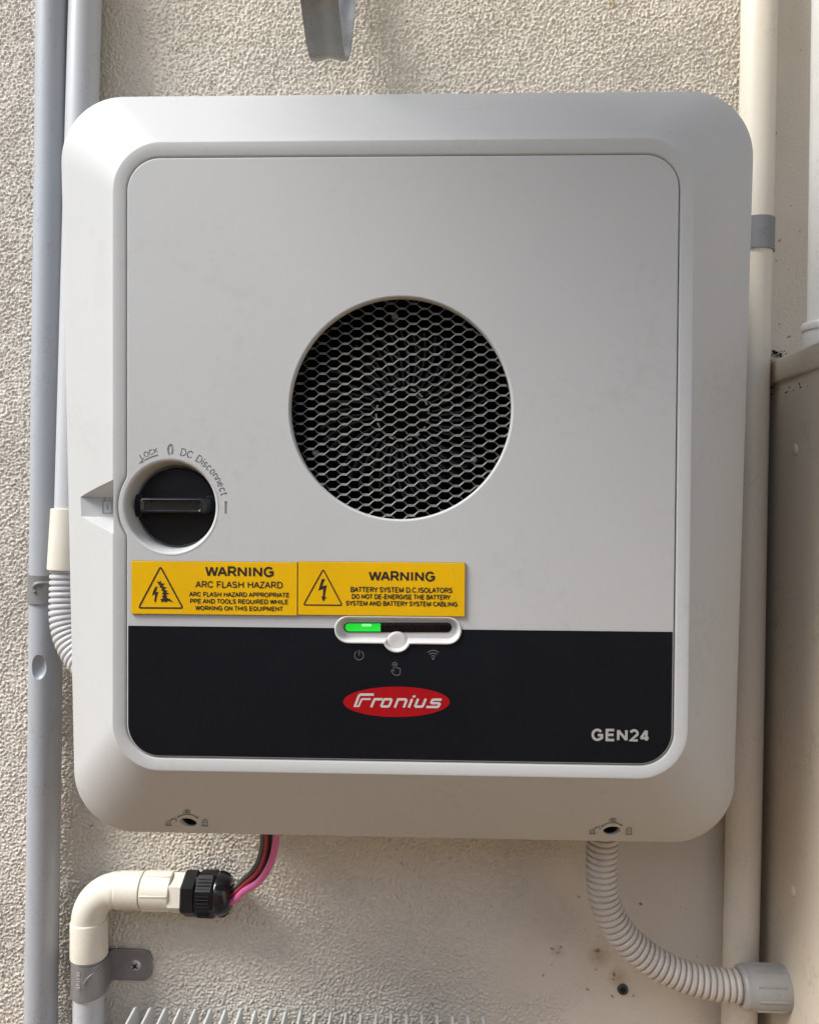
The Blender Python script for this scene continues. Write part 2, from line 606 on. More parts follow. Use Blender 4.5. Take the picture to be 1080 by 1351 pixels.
def rrect(w, h, r, cx=0.0, cz=0.0, ns=24, nc=16, nleft=140):
    """rounded rectangle, counter-clockwise seen from the front, always the same point count"""
    pts = []
    hw, hh = w / 2, h / 2

    def seg(a, b, n):
        for i in range(n):
            t = i / n
            pts.append((a[0] + (b[0] - a[0]) * t, a[1] + (b[1] - a[1]) * t))

    def arc(ccx, ccz, a0, n):
        for i in range(n):
            a = a0 + PI / 2 * i / n
            pts.append((ccx + r * math.cos(a), ccz + r * math.sin(a)))
    seg((-hw + r, -hh), (hw - r, -hh), ns)
    arc(hw - r, -hh + r, -PI / 2, nc)
    seg((hw, -hh + r), (hw, hh - r), ns)
    arc(hw - r, hh - r, 0, nc)
    seg((hw - r, hh), (-hw + r, hh), ns)
    arc(-hw + r, hh - r, PI / 2, nc)
    seg((-hw, hh - r), (-hw, -hh + r), nleft)
    arc(-hw + r, -hh + r, PI, nc)
    return [(x + cx, z + cz) for x, z in pts]


YF = -0.185                                   # front plane of the inverter
FW, FH = 0.4188, 0.4591                       # raised front frame
PW, PH, PZ = 0.3972, 0.4370, -0.0007          # front panel (line of the joint)
RW, RH, RZ = 0.529, 0.5805, -0.0107           # outer rim
RYT, RYB = -0.1486, -0.1224


def rim_y(z):
    t = (z - (RZ - RH / 2)) / RH
    return RYB + (RYT - RYB) * t


sw = at(224.5, 668.5, YF)                      # rotary isolator
fan_c = at(528, 539, YF)                       # fan opening
FAN_R = 0.0815


def bumped(pts, r):
    out = []
    for x, z in pts:
        if x < 0:
            dz = z - sw.z
            if abs(dz) < r:
                xc = sw.x - math.sqrt(r * r - dz * dz)
                x = min(x, xc)
        out.append((x, z))
    return out


def lift(pts, y):
    if callable(y):
        return [Vector((x, y(z), z)) for x, z in pts]
    return [Vector((x, y, z)) for x, z in pts]


def offs(pts, d):
    """offset a closed outline outwards (ccw)"""
    n = len(pts)
    out = []
    for i in range(n):
        ax, az = pts[i - 1]
        bx, bz = pts[(i + 1) % n]
        tx, tz = bx - ax, bz - az
        l = math.hypot(tx, tz) or 1
        out.append((pts[i][0] + tz / l * d, pts[i][1] - tx / l * d))
    return out


# ------------------------------------------------------------------ the inverter
inv = thing('solar_inverter', 'large white wall-mounted solar inverter with round fan grille and black lower strip', 'inverter', (0, 0, RZ - RH / 2))

joint = bumped(rrect(PW, PH, 0.0245, 0, PZ), 0.0388)
joint_out = offs(joint, 0.0003)
joint_in = offs(joint, -0.0003)
fedge = rrect(FW, FH, 0.0355)
b = MB()
loops = [
    lift(joint_out, YF + 0.004),
    lift(joint_out, YF + 0.0013),
    lift(offs(joint_out, 0.0003), YF + 0.0008),
    lift(offs(joint_out, 0.0009), YF + 0.0002),
    lift(offs(joint_out, 0.0013), YF),
    lift(rrect(FW - 0.0030, FH - 0.0030, 0.0340), YF),
    lift(rrect(FW - 0.0012, FH - 0.0012, 0.0349), YF),
    lift(rrect(FW - 0.0006, FH - 0.0006, 0.0352), YF + 0.00012),
    lift(rrect(FW, FH, 0.0355), YF + 0.0005),
    lift(rrect(FW + 0.0008, FH + 0.0008, 0.0357), YF + 0.0009)]
NCH = 7
for k in range(1, NCH):
    t = k / NCH
    bulge = 0.0016 * math.sin(PI * t)          # the flank is faintly convex
    w = FW + 0.0008 + (RW - 0.0048 - FW) * t
    h = FH + 0.0008 + (RH - 0.0048 - FH) * t
    r = 0.0355 + (0.047 - 0.0355) * t
    zc = RZ * t
    loops.append(lift(rrect(w, h, r, 0, zc), lambda z, t=t, bulge=bulge: (YF + 0.0009) * (1 - t) + (rim_y(z) - 0.0016) * t - bulge))
loops += [
    lift(rrect(RW - 0.0022, RH - 0.0022, 0.0482, 0, RZ), lambda z: rim_y(z) - 0.0014),
    lift(rrect(RW - 0.0006, RH - 0.0006, 0.049, 0, RZ), lambda z: rim_y(z) - 0.0004),
    lift(rrect(RW, RH, 0.0495, 0, RZ), lambda z: rim_y(z) + 0.0012),
    lift(rrect(RW - 0.001, RH - 0.001, 0.049, 0, RZ), lambda z: rim_y(z) + 0.030),
    lift(rrect(RW - 0.006, RH - 0.006, 0.047, 0, RZ), lambda z: rim_y(z) + 0.030),
    lift(rrect(RW - 0.050, RH - 0.060, 0.035, 0, RZ), lambda z: rim_y(z) + 0.034),
    lift(rrect(RW - 0.050, RH - 0.060, 0.035, 0, RZ), -0.012)]
b.loft(loops, True, True)
cover = b.build('cover', 'white_plastic', inv)

# pockets cut into the cover: fan well, isolator well, padlock pocket, two screw holes
cut = []


def cutter(mb):
    o = mb.build('cutter', None)
    cut.append(o)


cutter(MB().lathe([(0.0836, -0.01), (0.0836, 0.075)], (fan_c.x, YF, fan_c.z), (0, 1, 0), 96, True, True))
cutter(MB().lathe([(0.0362, -0.01), (0.0362, 0.028)], (sw.x, YF, sw.z), (0, 1, 0), 96, True, True))


def on_chamfer_y(px, py):
    """depth of the flank under a point of the picture, by marching along the sight line"""
    best = None
    for i in range(0, 500):
        Y = YF + 0.0005 + i * 0.00015
        p = at(px, py, Y)
        # fraction across the flank at this depth
        t = (Y - YF) / (rim_y(p.z) - YF)
        if t > 1:
            break
        hw = (FW + (RW - FW) * t) / 2
        zc = RZ * t
        hh = (FH + (RH - FH) * t) / 2
        d = max(abs(p.x) - hw, abs(p.z - zc) - hh)
        if best is None or abs(d) < best[0]:
            best = (abs(d), Y)
    return best[1]


# padlock pocket: its floor is parallel to the front, its two cheeks slope out to the flank
yk = on_chamfer_y(107.5, 668) - 0.0008
A = at(107.5, 655.5, yk)
B = at(107.5, 681.5, yk)
xr = -FW / 2 + 0.0012
tt = at(147, 633, YF + 0.001)
tb = at(147, 704, YF + 0.001)
zr0, zr1 = at(147, 657, yk).z, at(147, 682, yk).z
yo = YF - 0.01
sl = (YF - yk)
topz2 = tt.z + (tt.z - zr0) * 0.01 / (-sl) if abs(sl) > 1e-6 else tt.z
botz2 = tb.z + (tb.z - zr1) * 0.01 / (-sl) if abs(sl) > 1e-6 else tb.z
xl = A.x - 0.0005
fl = [(xl, yk, A.z), (xr, yk, zr0), (xr, yk, zr1), (xl, yk, B.z)]
tp = [(xl, yo, A.z + (topz2 - zr0)), (xr, yo, topz2), (xr, yo, botz2), (xl, yo, B.z + (botz2 - zr1))]
cutter(MB().loft([fl, tp], True, True))

screw_holes = []
for px, py, tilt in ((248.5, 1084.5, 0.12), (806.5, 1095.5, -0.10)):
    yh = on_chamfer_y(px, py)
    p = at(px, py, yh)
    ax = Vector((tilt, 0.93, 0.36)).normalized()
    screw_holes.append((p, px, py, yh))
    cutter(MB().lathe([(0.0066, -0.02), (0.0066, 0.032)], p, ax, 40, True, True))

bpy.context.view_layer.update()
# bring cutters into world space (they have no parent), then cut
boolean_cut(cover, cut)
for p, px, py, yh in screw_holes:
    ax = Vector((0.12 if px < 500 else -0.10, 0.93, 0.36)).normalized()
    MB().lathe([(0.0004, 0.0), (0.0020, -0.0004), (0.0040, 0.0), (0.0064, 0.001), (0.0064, 0.0145)], p + ax * 0.018, -ax, 24).build('hole_shade_liner', 'screw_slot', inv)  # dark liner: the shade inside the screw hole is put into its colour

# ---- lettering helpers (letters become outlines or flat meshes)


def glyph_mesh(txt, bold=0.0, spacing=1.0):
    cu = bpy.data.curves.new('lettering', 'FONT')
    cu.body = txt
    cu.size = 1.0
    cu.offset = bold
    cu.space_character = spacing
    cu.resolution_u = 4
    o = bpy.data.objects.new('lettering', cu)
    COL.objects.link(o)
    dg = bpy.context.evaluated_depsgraph_get()
    me = bpy.data.meshes.new_from_object(o.evaluated_get(dg))
    vs = [(v.co.x, v.co.y) for v in me.vertices]
    fs = [tuple(p.vertices) for p in me.polygons]
    bpy.data.objects.remove(o)
    bpy.data.curves.remove(cu)
    bpy.data.meshes.remove(me)
    return vs, fs


def boundary_loops(vs, fs):
    cnt = {}
    for f in fs:
        for i in range(len(f)):
            a, c = f[i], f[(i + 1) % len(f)]
            cnt[(a, c)] = cnt.get((a, c), 0) + 1
    nxt = {a: c for (a, c) in cnt if (c, a) not in cnt}
    loops = []
    while nxt:
        s, c = next(iter(nxt.items()))
        lp = [s]
        del nxt[s]
        while c != s and c in nxt:
            lp.append(c)
            c = nxt.pop(c)
        loops.append([vs[i] for i in lp])
    return loops


def weld(vs, fs):
    key = {}
    out = []
    mp = []
    for v in vs:
        k = (round(v[0], 5), round(v[1], 5))
        if k not in key:
            key[k] = len(out)
            out.append(v)
        mp.append(key[k])
    fs2 = []
    for f in fs:
        g_ = []
        for i in f:
            if not g_ or g_[-1] != mp[i]:
                g_.append(mp[i])
        if len(set(g_)) >= 3:
            fs2.append(tuple(g_))
    return out, fs2


def fit_text(txt, xl, xr, yt, yb, Y, bold=0.0, spacing=1.0):
    """flat letters filling a box given by its edges in picture units on plane Y; returns verts, faces"""
    vs, fs = weld(*glyph_mesh(txt, bold, spacing))
    x0 = min(v[0] for v in vs)
    x1 = max(v[0] for v in vs)
    y0 = min(v[1] for v in vs)
    y1 = max(v[1] for v in vs)
    xm, ym = (xl + xr) / 2, (yt + yb) / 2
    L_, R_ = at(xl, ym, Y).x, at(xr, ym, Y).x
    T_, B_ = at(xm, yt, Y).z, at(xm, yb, Y).z
    return [(L_ + (v[0] - x0) / (x1 - x0) * (R_ - L_), Y, B_ + (v[1] - y0) / (y1 - y0) * (T_ - B_)) for v in vs], fs


def solid_letters(mb, vs, fs, depth):
    """give flat letters a little body so that they are not bare sheets"""
    n = len(vs)
    top = vs
    bot = [(v[0], v[1] + depth, v[2]) for v in vs]
    faces = list(fs)
    cnt = set()
    for f in fs:
        for i in range(len(f)):
            cnt.add((f[i], f[(i + 1) % len(f)]))
    for a, c in cnt:
        if (c, a) not in cnt:
            faces.append((a, a + n, c + n, c))
    mb.add(top + bot, faces)


def _arc(cx, cy, rx, ry, a0, a1, n=9):
    return [(cx + rx * math.cos(math.radians(a0 + (a1 - a0) * i / n)), cy + ry * math.sin(math.radians(a0 + (a1 - a0) * i / n))) for i in range(n + 1)]


# plain sans capitals drawn as pen strokes on a cap height of 1: width, strokes (points, closed)
ALPHA = {
    'A': (0.78, [([(0, 0), (0.37, 1)], 0), ([(0.41, 1), (0.78, 0)], 0), ([(0.14, 0.33), (0.64, 0.33)], 0)]),
    'B': (0.64, [([(0.34, 0.53), (0, 0.53), (0, 1), (0.34, 1)] + _arc(0.36, 0.765, 0.24, 0.235, 80, -90), 0), ([(0, 0.53), (0, 0), (0.36, 0)] + _arc(0.38, 0.265, 0.26, 0.265, -80, 90), 0)]),
    'C': (0.76, [(_arc(0.39, 0.5, 0.39, 0.5, 32, 328, 18), 0)]),
    'D': (0.72, [([(0, 0), (0, 1), (0.30, 1)] + _arc(0.32, 0.5, 0.40, 0.5, 85, -85, 12) + [(0.30, 0)], 1)]),
    'E': (0.62, [([(0.62, 1), (0, 1), (0, 0), (0.63, 0)], 0), ([(0, 0.52), (0.58, 0.52)], 0)]),
    'F': (0.57, [([(0.58, 1), (0, 1), (0, 0)], 0), ([(0, 0.50), (0.50, 0.50)], 0)]),
    'G': (0.80, [(_arc(0.40, 0.5, 0.40, 0.5, 38, 300, 16) + [(0.79, 0.20), (0.79, 0.47), (0.44, 0.47)], 0)]),
    'H': (0.70, [([(0, 0), (0, 1)], 0), ([(0.70, 0), (0.70, 1)], 0), ([(0, 0.53), (0.70, 0.53)], 0)]),
    'I': (0.0, [([(0, 0), (0, 1)], 0)]),
    'K': (0.68, [([(0, 0), (0, 1)], 0), ([(0.66, 1), (0.02, 0.36)], 0), ([(0.26, 0.60), (0.68, 0)], 0)]),
    'L': (0.52, [([(0, 1), (0, 0), (0.52, 0)], 0)]),
    'M': (0.80, [([(0, 0), (0, 1)], 0), ([(0.80, 0), (0.80, 1)], 0), ([(0.02, 0.98), (0.40, 0.06), (0.78, 0.98)], 0)]),
    'N': (0.70, [([(0, 0), (0, 1)], 0), ([(0.70, 0), (0.70, 1)], 0), ([(0.01, 0.97), (0.69, 0.03)], 0)]),
    'O': (0.80, [(_arc(0.40, 0.5, 0.40, 0.5, 0, 348, 24), 1)]),
    'P': (0.62, [([(0, 0), (0, 1), (0.34, 1)] + _arc(0.36, 0.735, 0.26, 0.265, 80, -80) + [(0.34, 0.47), (0, 0.47)], 0)]),
    'Q': (0.80, [(_arc(0.40, 0.5, 0.40, 0.5, 0, 348, 24), 1), ([(0.50, 0.24), (0.80, -0.06)], 0)]),
    'R': (0.68, [([(0, 0), (0, 1), (0.38, 1)] + _arc(0.38, 0.735, 0.25, 0.265, 80, -80) + [(0.36, 0.47), (0, 0.47)], 0), ([(0.36, 0.47), (0.68, 0)], 0)]),
    'S': (0.66, [(_arc(0.33, 0.74, 0.29, 0.26, 20, 262, 12) + _arc(0.33, 0.26, 0.32, 0.26, 82, -160, 12), 0)]),
    'T': (0.68, [([(0, 1), (0.68, 1)], 0), ([(0.34, 1), (0.34, 0)], 0)]),
    'U': (0.70, [([(0, 1), (0, 0.34)] + _arc(0.35, 0.34, 0.35, 0.34, 190, 350, 10) + [(0.70, 0.34), (0.70, 1)], 0)]),
    'W': (1.10, [([(0, 1), (0.26, 0)], 0), ([(0.28, 0), (0.54, 1)], 0), ([(0.56, 1), (0.82, 0)], 0), ([(0.84, 0), (1.10, 1)], 0)]),
    'Y': (0.74, [([(0, 1), (0.37, 0.43), (0.74, 1)], 0), ([(0.37, 0.43), (0.37, 0)], 0)]),
    'Z': (0.66, [([(0.02, 1), (0.64, 1), (0, 0), (0.66, 0)], 0)]),
    '2': (0.62, [(_arc(0.31, 0.70, 0.29, 0.30, 165, -28, 12) + [(0.02, 0), (0.62, 0)], 0)]),
    '4': (0.66, [([(0.49, 0), (0.49, 1)], 0), ([(0.46, 0.98), (0.03, 0.27)], 0), ([(-0.02, 0.25), (0.68, 0.25)], 0)]),
    'i': (0.0, [([(0, 0), (0, 0.72)], 0), ([(0, 0.88), (0, 1.02)], 0)]),
    's': (0.46, [(_arc(0.23, 0.54, 0.20, 0.18, 25, 265, 10) + _arc(0.23, 0.18, 0.22, 0.18, 85, -155, 10), 0)]),
    'c': (0.50, [(_arc(0.27, 0.36, 0.27, 0.36, 40, 320, 14), 0)]),
    'o': (0.54, [(_arc(0.27, 0.36, 0.27, 0.36, 0, 345, 20), 1)]),
    'n': (0.48, [([(0, 0), (0, 0.72)], 0), ([(0, 0.44)] + _arc(0.24, 0.46, 0.24, 0.26, 165, 10, 8) + [(0.48, 0.40), (0.48, 0)], 0)]),
    'e': (0.54, [([(0.02, 0.38), (0.53, 0.38)] + _arc(0.27, 0.36, 0.27, 0.36, 8, 322, 16), 0)]),
    't': (0.30, [([(0.10, 0.96), (0.10, 0.16), (0.16, 0.02), (0.30, 0.0)], 0), ([(-0.04, 0.72), (0.28, 0.72)], 0)]),
    '0': (0.56, [(_arc(0.28, 0.5, 0.28, 0.5, 4, 350, 27), 1)]),
    '-': (0.30, [([(0, 0.36), (0.30, 0.36)], 0)]),
    '.': (0.0, [([(0, -0.04), (0, 0.10)], 0)]),
}


BEAR = {'A': (.05, .05), 'B': (.2, .13), 'C': (.14, .13), 'D': (.2, .14), 'E': (.2, .12), 'F': (.2, .08), 'G': (.14, .18), 'H': (.2, .2), 'I': (.21, .21), 'K': (.2, .05), 'L': (.2, .07),
        'M': (.2, .2), 'N': (.2, .2), 'O': (.14, .14), 'P': (.2, .11), 'Q': (.14, .14), 'R': (.2, .09), 'S': (.13, .13), 'T': (.08, .08), 'U': (.19, .19), 'W': (.06, .06), 'Y': (.05, .05), 'Z': (.10, .10),
        '2': (.12, .12), '4': (.10, .12), '-': (.12, .12), '.': (.18, .18)}


def pen_text(mb, txt, xl, xr, yt, yb, Y, t, depth, gap=0.30):
    """pen-stroke lettering filling a box given in picture units on plane Y; t is the stroke as a share of cap height"""
    xm, ym = (xl + xr) / 2, (yt + yb) / 2
    L_, R_ = at(xl, ym, Y).x, at(xr, ym, Y).x
    T_, B_ = at(xm, yt, Y).z, at(xm, yb, Y).z
    pos = 0.0
    items = []
    ex = (gap - 0.30)
    for ch in txt:
        if ch == ' ':
            pos += 0.40
            continue
        w, st = ALPHA[ch]
        lb, rb = BEAR[ch]
        items.append((pos + lb + ex / 2, st))
        pos += w + lb + rb + ex
    x_first = min(x0 + min(p[0] for pts, c_ in st for p in pts) for x0, st in items) - t / 2
    x_last = max(x0 + max(p[0] for pts, c_ in st for p in pts) for x0, st in items) + t / 2
    items = [(x0 - x_first, st) for x0, st in items]
    total = x_last - x_first
    sx = (R_ - L_) / total
    cap = (T_ - B_)
    k = 0
    for x0, st in items:
        for pts, cl in st:
            # strokes stay inside the cap height
            q = [(L_ + (x0 + p[0]) * sx, B_ + cap * (t / 2 + p[1] * (1 - t))) for p in pts]
            vs, fs = ribbon(q, t * cap, bool(cl))
            yk = Y - 0.000008 * (k % 3)
            k += 1
            solid_letters(mb, [(v[0], yk, v[1]) for v in vs], fs, depth)


def letters(name, lines, Y, matname, parent, depth=0.00012):
    mb = MB()
    for l in lines:
        pen_text(mb, l[0], *l[1:5], Y, l[5], depth, l[6] if len(l) > 6 else 0.30)
    return mb.build(name, matname, parent, smooth=False)


def ribbon(pts, w, closed=False):
    """mitred outline strip around a polyline in 2-D; returns verts and quad faces"""
    n = len(pts)
    Lp, Rp = [], []
    for i in range(n):
        if closed:
            a, c = pts[i - 1], pts[(i + 1) % n]
        else:
            a, c = pts[max(i - 1, 0)], pts[min(i + 1, n - 1)]
        p = pts[i]
        d1 = (p[0] - a[0], p[1] - a[1])
        d2 = (c[0] - p[0], c[1] - p[1])
        l1 = math.hypot(*d1)
        l2 = math.hypot(*d2)
        if l1 < 1e-12:
            d1, l1 = d2, l2
        if l2 < 1e-12:
            d2, l2 = d1, l1
        n1 = (-d1[1] / l1, d1[0] / l1)
        n2 = (-d2[1] / l2, d2[0] / l2)
        mx, my = n1[0] + n2[0], n1[1] + n2[1]
        ml = math.hypot(mx, my) or 1e-9
        mx, my = mx / ml, my / ml
        k = w / 2 / max(0.55, mx * n1[0] + my * n1[1])
        Lp.append((p[0] + mx * k, p[1] + my * k))
        Rp.append((p[0] - mx * k, p[1] - my * k))
    vs = Lp + Rp
    fs = []
    for i in range(n if closed else n - 1):
        j = (i + 1) % n
        fs.append((i, j, n + j, n + i))
    return vs, fs


def picture_strokes(mb, strokes, conv, Y, depth=0.00012):
    for k_, (pts, w, closed) in enumerate(strokes):
        Yk = Y - 0.000012 * k_
        vs, fs = ribbon(pts, w, closed)
        out = []
        for v in vs:
            px, py = conv(*v)
            p = at(px, py, Y)
            out.append((p.x, Yk, p.z))
        solid_letters(mb, out, fs, depth)


# ---- front panel with the fan opening, isolator opening and engraved legend as real openings
pan = [joint_in]
holes = []
holes.append([(fan_c.x + FAN_R * math.cos(2 * PI * i / 160), fan_c.z + FAN_R * math.sin(2 * PI * i / 160)) for i in range(160)])
SW_R = 0.0352
holes.append([(sw.x + SW_R * math.cos(2 * PI * i / 120), sw.z + SW_R * math.sin(2 * PI * i / 120)) for i in range(120)])
PXM = mm_per_px(YF)


EX = 0.0005
cut_quads = []                                   # little quads whose union is engraved into the panel


def engrave_char(ch, cap_px, ang, r_px, t=0.15, ctr=None, wide=1.0):
    """one engraved letter; ang clockwise from straight up round the isolator, centred at radius r_px"""
    w, st = ALPHA[ch]
    s_ = cap_px * PXM
    ca, sa = math.cos(ang), math.sin(ang)
    for pts, cl_ in st:
        vs, fs = ribbon([((p[0] - w / 2) * s_ * wide, (p[1] - 0.5) * s_) for p in pts], t * s_, bool(cl_))
        out = []
        for lx, ly in vs:
            if ctr is None:
                rr = r_px * PXM + ly
                out.append((sw.x + sa * rr + ca * lx, sw.z + ca * rr - sa * lx))
            else:
                out.append((ctr[0] + ca * lx + sa * ly, ctr[1] - sa * lx + ca * ly))
        for f in fs:
            cut_quads.append([out[k] for k in f])


def arc_text(txt, cap, a0, a1, r, t):
    ws = [0.30 if ch == ' ' else ALPHA[ch][0] for ch in txt]
    tot = (a1 - a0) * r / cap
    gap = (tot - sum(ws)) / (len(txt) - 1)
    pos = 0.0
    for ch, w in zip(txt, ws):
        if ch != ' ':
            engrave_char(ch, cap, a0 + (pos + w / 2) * cap / r, r, t)
        pos += w + gap


arc_text('DC Disconnect', 8.8, math.radians(11.5), math.radians(77.5), 74.5, 0.19)
arc_text('LOCK', 6.6, math.radians(-31.0), math.radians(-13), 76.8, 0.20)
zc0 = at(225, 593.5, YF)
engrave_char('0', 13.0, 0, 0, 0.22, (zc0.x, zc0.z), 0.85)
ib = at(298, 669.5, YF)
cut_quads.append([(ib.x + dx * PXM, ib.z + dz * PXM) for dx, dz in ((-1.7, -8.2), (1.7, -8.2), (1.7, 8.2), (-1.7, 8.2))])
pol = lambda a, r: (sw.x + math.sin(math.radians(a)) * r * PXM, sw.z + math.cos(math.radians(a)) * r * PXM)
for k in range(8):                               # curved arrow under LOCK
    a0_, a1_ = -13.5 - 17 * k / 8, -13.5 - 17 * (k + 1) / 8
    cut_quads.append([pol(a0_, 69.6), pol(a0_, 71.5), pol(a1_, 71.5), pol(a1_, 69.6)])
cut_quads.append([pol(-30, 74.2), pol(-36.5, 71), pol(-30, 67)])


# status-light bezel opening (a long slot with a round bump for the button)
def bezel_outline(d, n=14):
    """slot outline shrunk by d picture units"""
    cx_, cy_ = 524.8, 831.0
    hl, r = 65.5, 19.2 - d
    bx, by, br = 523.4, 842.2, 19.6 - d
    pts = []
    yb_ = cy_ + r
    dx = math.sqrt(max(br * br - (yb_ - by) ** 2, 0.01))
    a0 = math.atan2(yb_ - by, -dx)
    a1 = math.atan2(yb_ - by, dx)
    for i in range(6):
        t = i / 6
        pts.append((cx_ - hl + (bx - dx - cx_ + hl) * t, yb_))
    for i in range(20):
        a = a0 + (a1 - a0) * i / 20
        pts.append((bx + br * math.cos(a), by + br * math.sin(a)))
    for i in range(6):
        t = i / 6
        pts.append((bx + dx + (cx_ + hl - bx - dx) * t, yb_))
    for i in range(n):
        a = PI / 2 - PI * i / n
        pts.append((cx_ + hl + r * math.cos(a), cy_ + r * math.sin(a)))
    for i in range(12):
        pts.append((cx_ + hl - 2 * hl * i / 12, cy_ - r))
    for i in range(n):
        a = -PI / 2 - PI * i / n
        pts.append((cx_ - hl + r * math.cos(a), cy_ + r * math.sin(a)))
    c0 = at(523.4, 831, YF)
    return [(c0.x + (x - 523.4) * PXM, c0.z - (y - 831) * PXM) for x, y in pts]


holes.append(bezel_outline(3.2))

from mathutils.geometry import delaunay_2d_cdt


def in_poly(P, poly):
    x, y = P[:, 0], P[:, 1]
    res = np.zeros(len(P), bool)
    n = len(poly)
    for a in range(n):
        x0_, y0_ = poly[a - 1]
        x1_, y1_ = poly[a]
        if y0_ == y1_:
            continue
        c = (y0_ > y) != (y1_ > y)
        res ^= c & (x < (x1_ - x0_) * (y - y0_) / (y1_ - y0_) + x0_)
    return res


def plate_fill(outer, openings, quads, y_front, depth):
    """flat plate with openings and engraved shapes cut through it, walls included"""
    pv, pe_ = [], []
    for lp in [outer] + openings + quads:
        o = len(pv)
        pv += [Vector((p[0] * 1000, p[1] * 1000)) for p in lp]
        pe_ += [(o + k, o + (k + 1) % len(lp)) for k in range(len(lp))]
    vs, _, fs, *_r = delaunay_2d_cdt(pv, pe_, [], 0, 1e-4)
    V = np.array([(v[0], v[1]) for v in vs]) / 1000
    F = np.array([f for f in fs if len(f) == 3])
    C = V[F].mean(1)
    keep = in_poly(C, outer)
    for lp in openings + quads:
        xs_ = [p[0] for p in lp]
        ys_ = [p[1] for p in lp]
        idx = np.where(keep & (C[:, 0] >= min(xs_)) & (C[:, 0] <= max(xs_)) & (C[:, 1] >= min(ys_)) & (C[:, 1] <= max(ys_)))[0]
        if len(idx):
            ins = in_poly(C[idx], lp)
            keep[idx[ins]] = False
    tris = [tuple(int(k) for k in f) for f in F[keep]]
    mb = MB()
    solid_letters(mb, [(float(p[0]), y_front, float(p[1])) for p in V], tris, depth)
    return mb


pb = plate_fill(offs(joint_in, -0.0009), holes, cut_quads, YF, 2 * EX)
# rounded edge of the panel and the layer that closes the engraving from behind
pb.loft([lift(offs(joint_in, -0.0009), YF), lift(offs(joint_in, -0.0005), YF + 0.00006), lift(offs(joint_in, -0.0002), YF + 0.0003), lift(joint_in, YF + 0.0009), lift(joint_in, YF + 0.0035)])
panel = pb.build('front_panel', 'white_panel', inv, angle=40)


def back_layer():
    big = [(fan_c.x + 0.0812 * math.cos(2 * PI * i / 120), fan_c.z + 0.0812 * math.sin(2 * PI * i / 120)) for i in range(120)]
    sm_ = [(sw.x + 0.0348 * math.cos(2 * PI * i / 100), sw.z + 0.0348 * math.sin(2 * PI * i / 100)) for i in range(100)]
    return plate_fill(offs(joint_in, -0.0012), [big, sm_, bezel_outline(3.0)], [], YF + 2 * EX - 0.00006, 0.0004)


back_layer().build('engraving_floor', 'white_panel', panel, smooth=False)

# ---- fan: opening lip, expanded-metal grille, impeller
lip = []
for k in range(9):
    a = PI / 2 * k / 8
    lip.append((FAN_R - 0.0015 * math.sin(a) * 1.0, 0.0030 * (1 - math.cos(a))))
lip += [(FAN_R - 0.0015, 0.0066), (FAN_R + 0.0014, 0.0066)]
MB().lathe(lip, (fan_c.x, YF, fan_c.z), (0, 1, 0), 160).build('fan_surround', 'white_plastic', inv)


def grille():
    px_, pz_ = 0.01645, 0.00735                 # cell pitch across and up
    Y = YF + 0.0074
    RG = FAN_R - 0.0010
    ht, dp = 0.00044, 0.00085                   # half strand height, strand depth
    mb = MB()
    ang = math.radians(-0.4)

    def strand(p0, p1, lift0, lift1, ht=ht):
        # strand between two nodes, a twisted strip as expanded metal has
        (x0, z0), (x1, z1) = p0, p1
        if max(math.hypot(x0, z0), math.hypot(x1, z1)) > RG + 0.0022:
            return
        c, s = math.cos(ang), math.sin(ang)
        pts = []
        for (x, z), dy in (((x0, z0), lift0), ((x1, z1), lift1)):
            X = fan_c.x + x * c - z * s
            Z = fan_c.z + x * s + z * c
            pts.append(Vector((X, Y + dy, Z)))
        d = (pts[1] - pts[0]).normalized()
        nz_ = Vector((0, 1, 0)).cross(d)
        nz_.normalize()
        a, b_ = pts[0] - d * 0.0004, pts[1] + d * 0.0004
        tw = Vector((0, 0.0005, 0))
        ring = []
        for p in (a, b_):
            ring.append([p + nz_ * ht - Vector((0, dp / 2, 0)) - tw, p + nz_ * ht + Vector((0, dp / 2, 0)) - tw, p - nz_ * ht + Vector((0, dp / 2, 0)) + tw, p - nz_ * ht - Vector((0, dp / 2, 0)) + tw])
        mb.loft(ring, True, True)

    nr = int(RG / (pz_ / 2)) + 2
    ncol = int(RG / px_) + 2
    bond = 0.255 * px_                           # flat length of a bond
    for j in range(-nr, nr + 1):
        zb = j * pz_ / 2
        for i in range(-ncol, ncol + 1):
            xb = i * px_ + (px_ / 2 if j % 2 else 0)
            jit = 0.00008
            strand((xb - bond / 2, zb), (xb + bond / 2, zb), 0.0, 0.0, 0.00085)
            for sg in (-1, 1):
                strand((xb + sg * bond / 2, zb), (xb + sg * (px_ / 2 - bond / 2), zb + pz_ / 2), 0.0, 0.0006)
    return mb


grille().build('fan_grille', 'grille_metal', inv, smooth=False)
fy = YF + 0.041
fan = MB().lathe([(0.0, -0.008), (0.0185, -0.008), (0.0205, -0.0074), (0.0210, -0.006), (0.0226, -0.004), (0.0226, 0.012), (0.0, 0.012)], (fan_c.x, fy, fan_c.z - 0.0005), (0, 1, 0), 64).build('fan_impeller', 'fan_dark', inv)
rg = MB()
for k in range(18):                              # moulded dashes round the hub, coloured pale to stand for its glints
    a0 = 2 * PI * k / 18
    ring = []
    for i in range(5):
        a = a0 + i / 4 * 0.2
        c, s = math.cos(a), math.sin(a)
        ring.append([Vector((fan_c.x + r * c, fy - y_, fan_c.z - 0.0005 + r * s)) for r, y_ in ((0.0192, 0.0078), (0.0192, 0.0088), (0.0206, 0.0088), (0.0206, 0.0070))])
    rg.loft(ring, True, True)
rg.build('hub_ring', 'fan_dash', fan)
blade_mesh = None
NB = 44
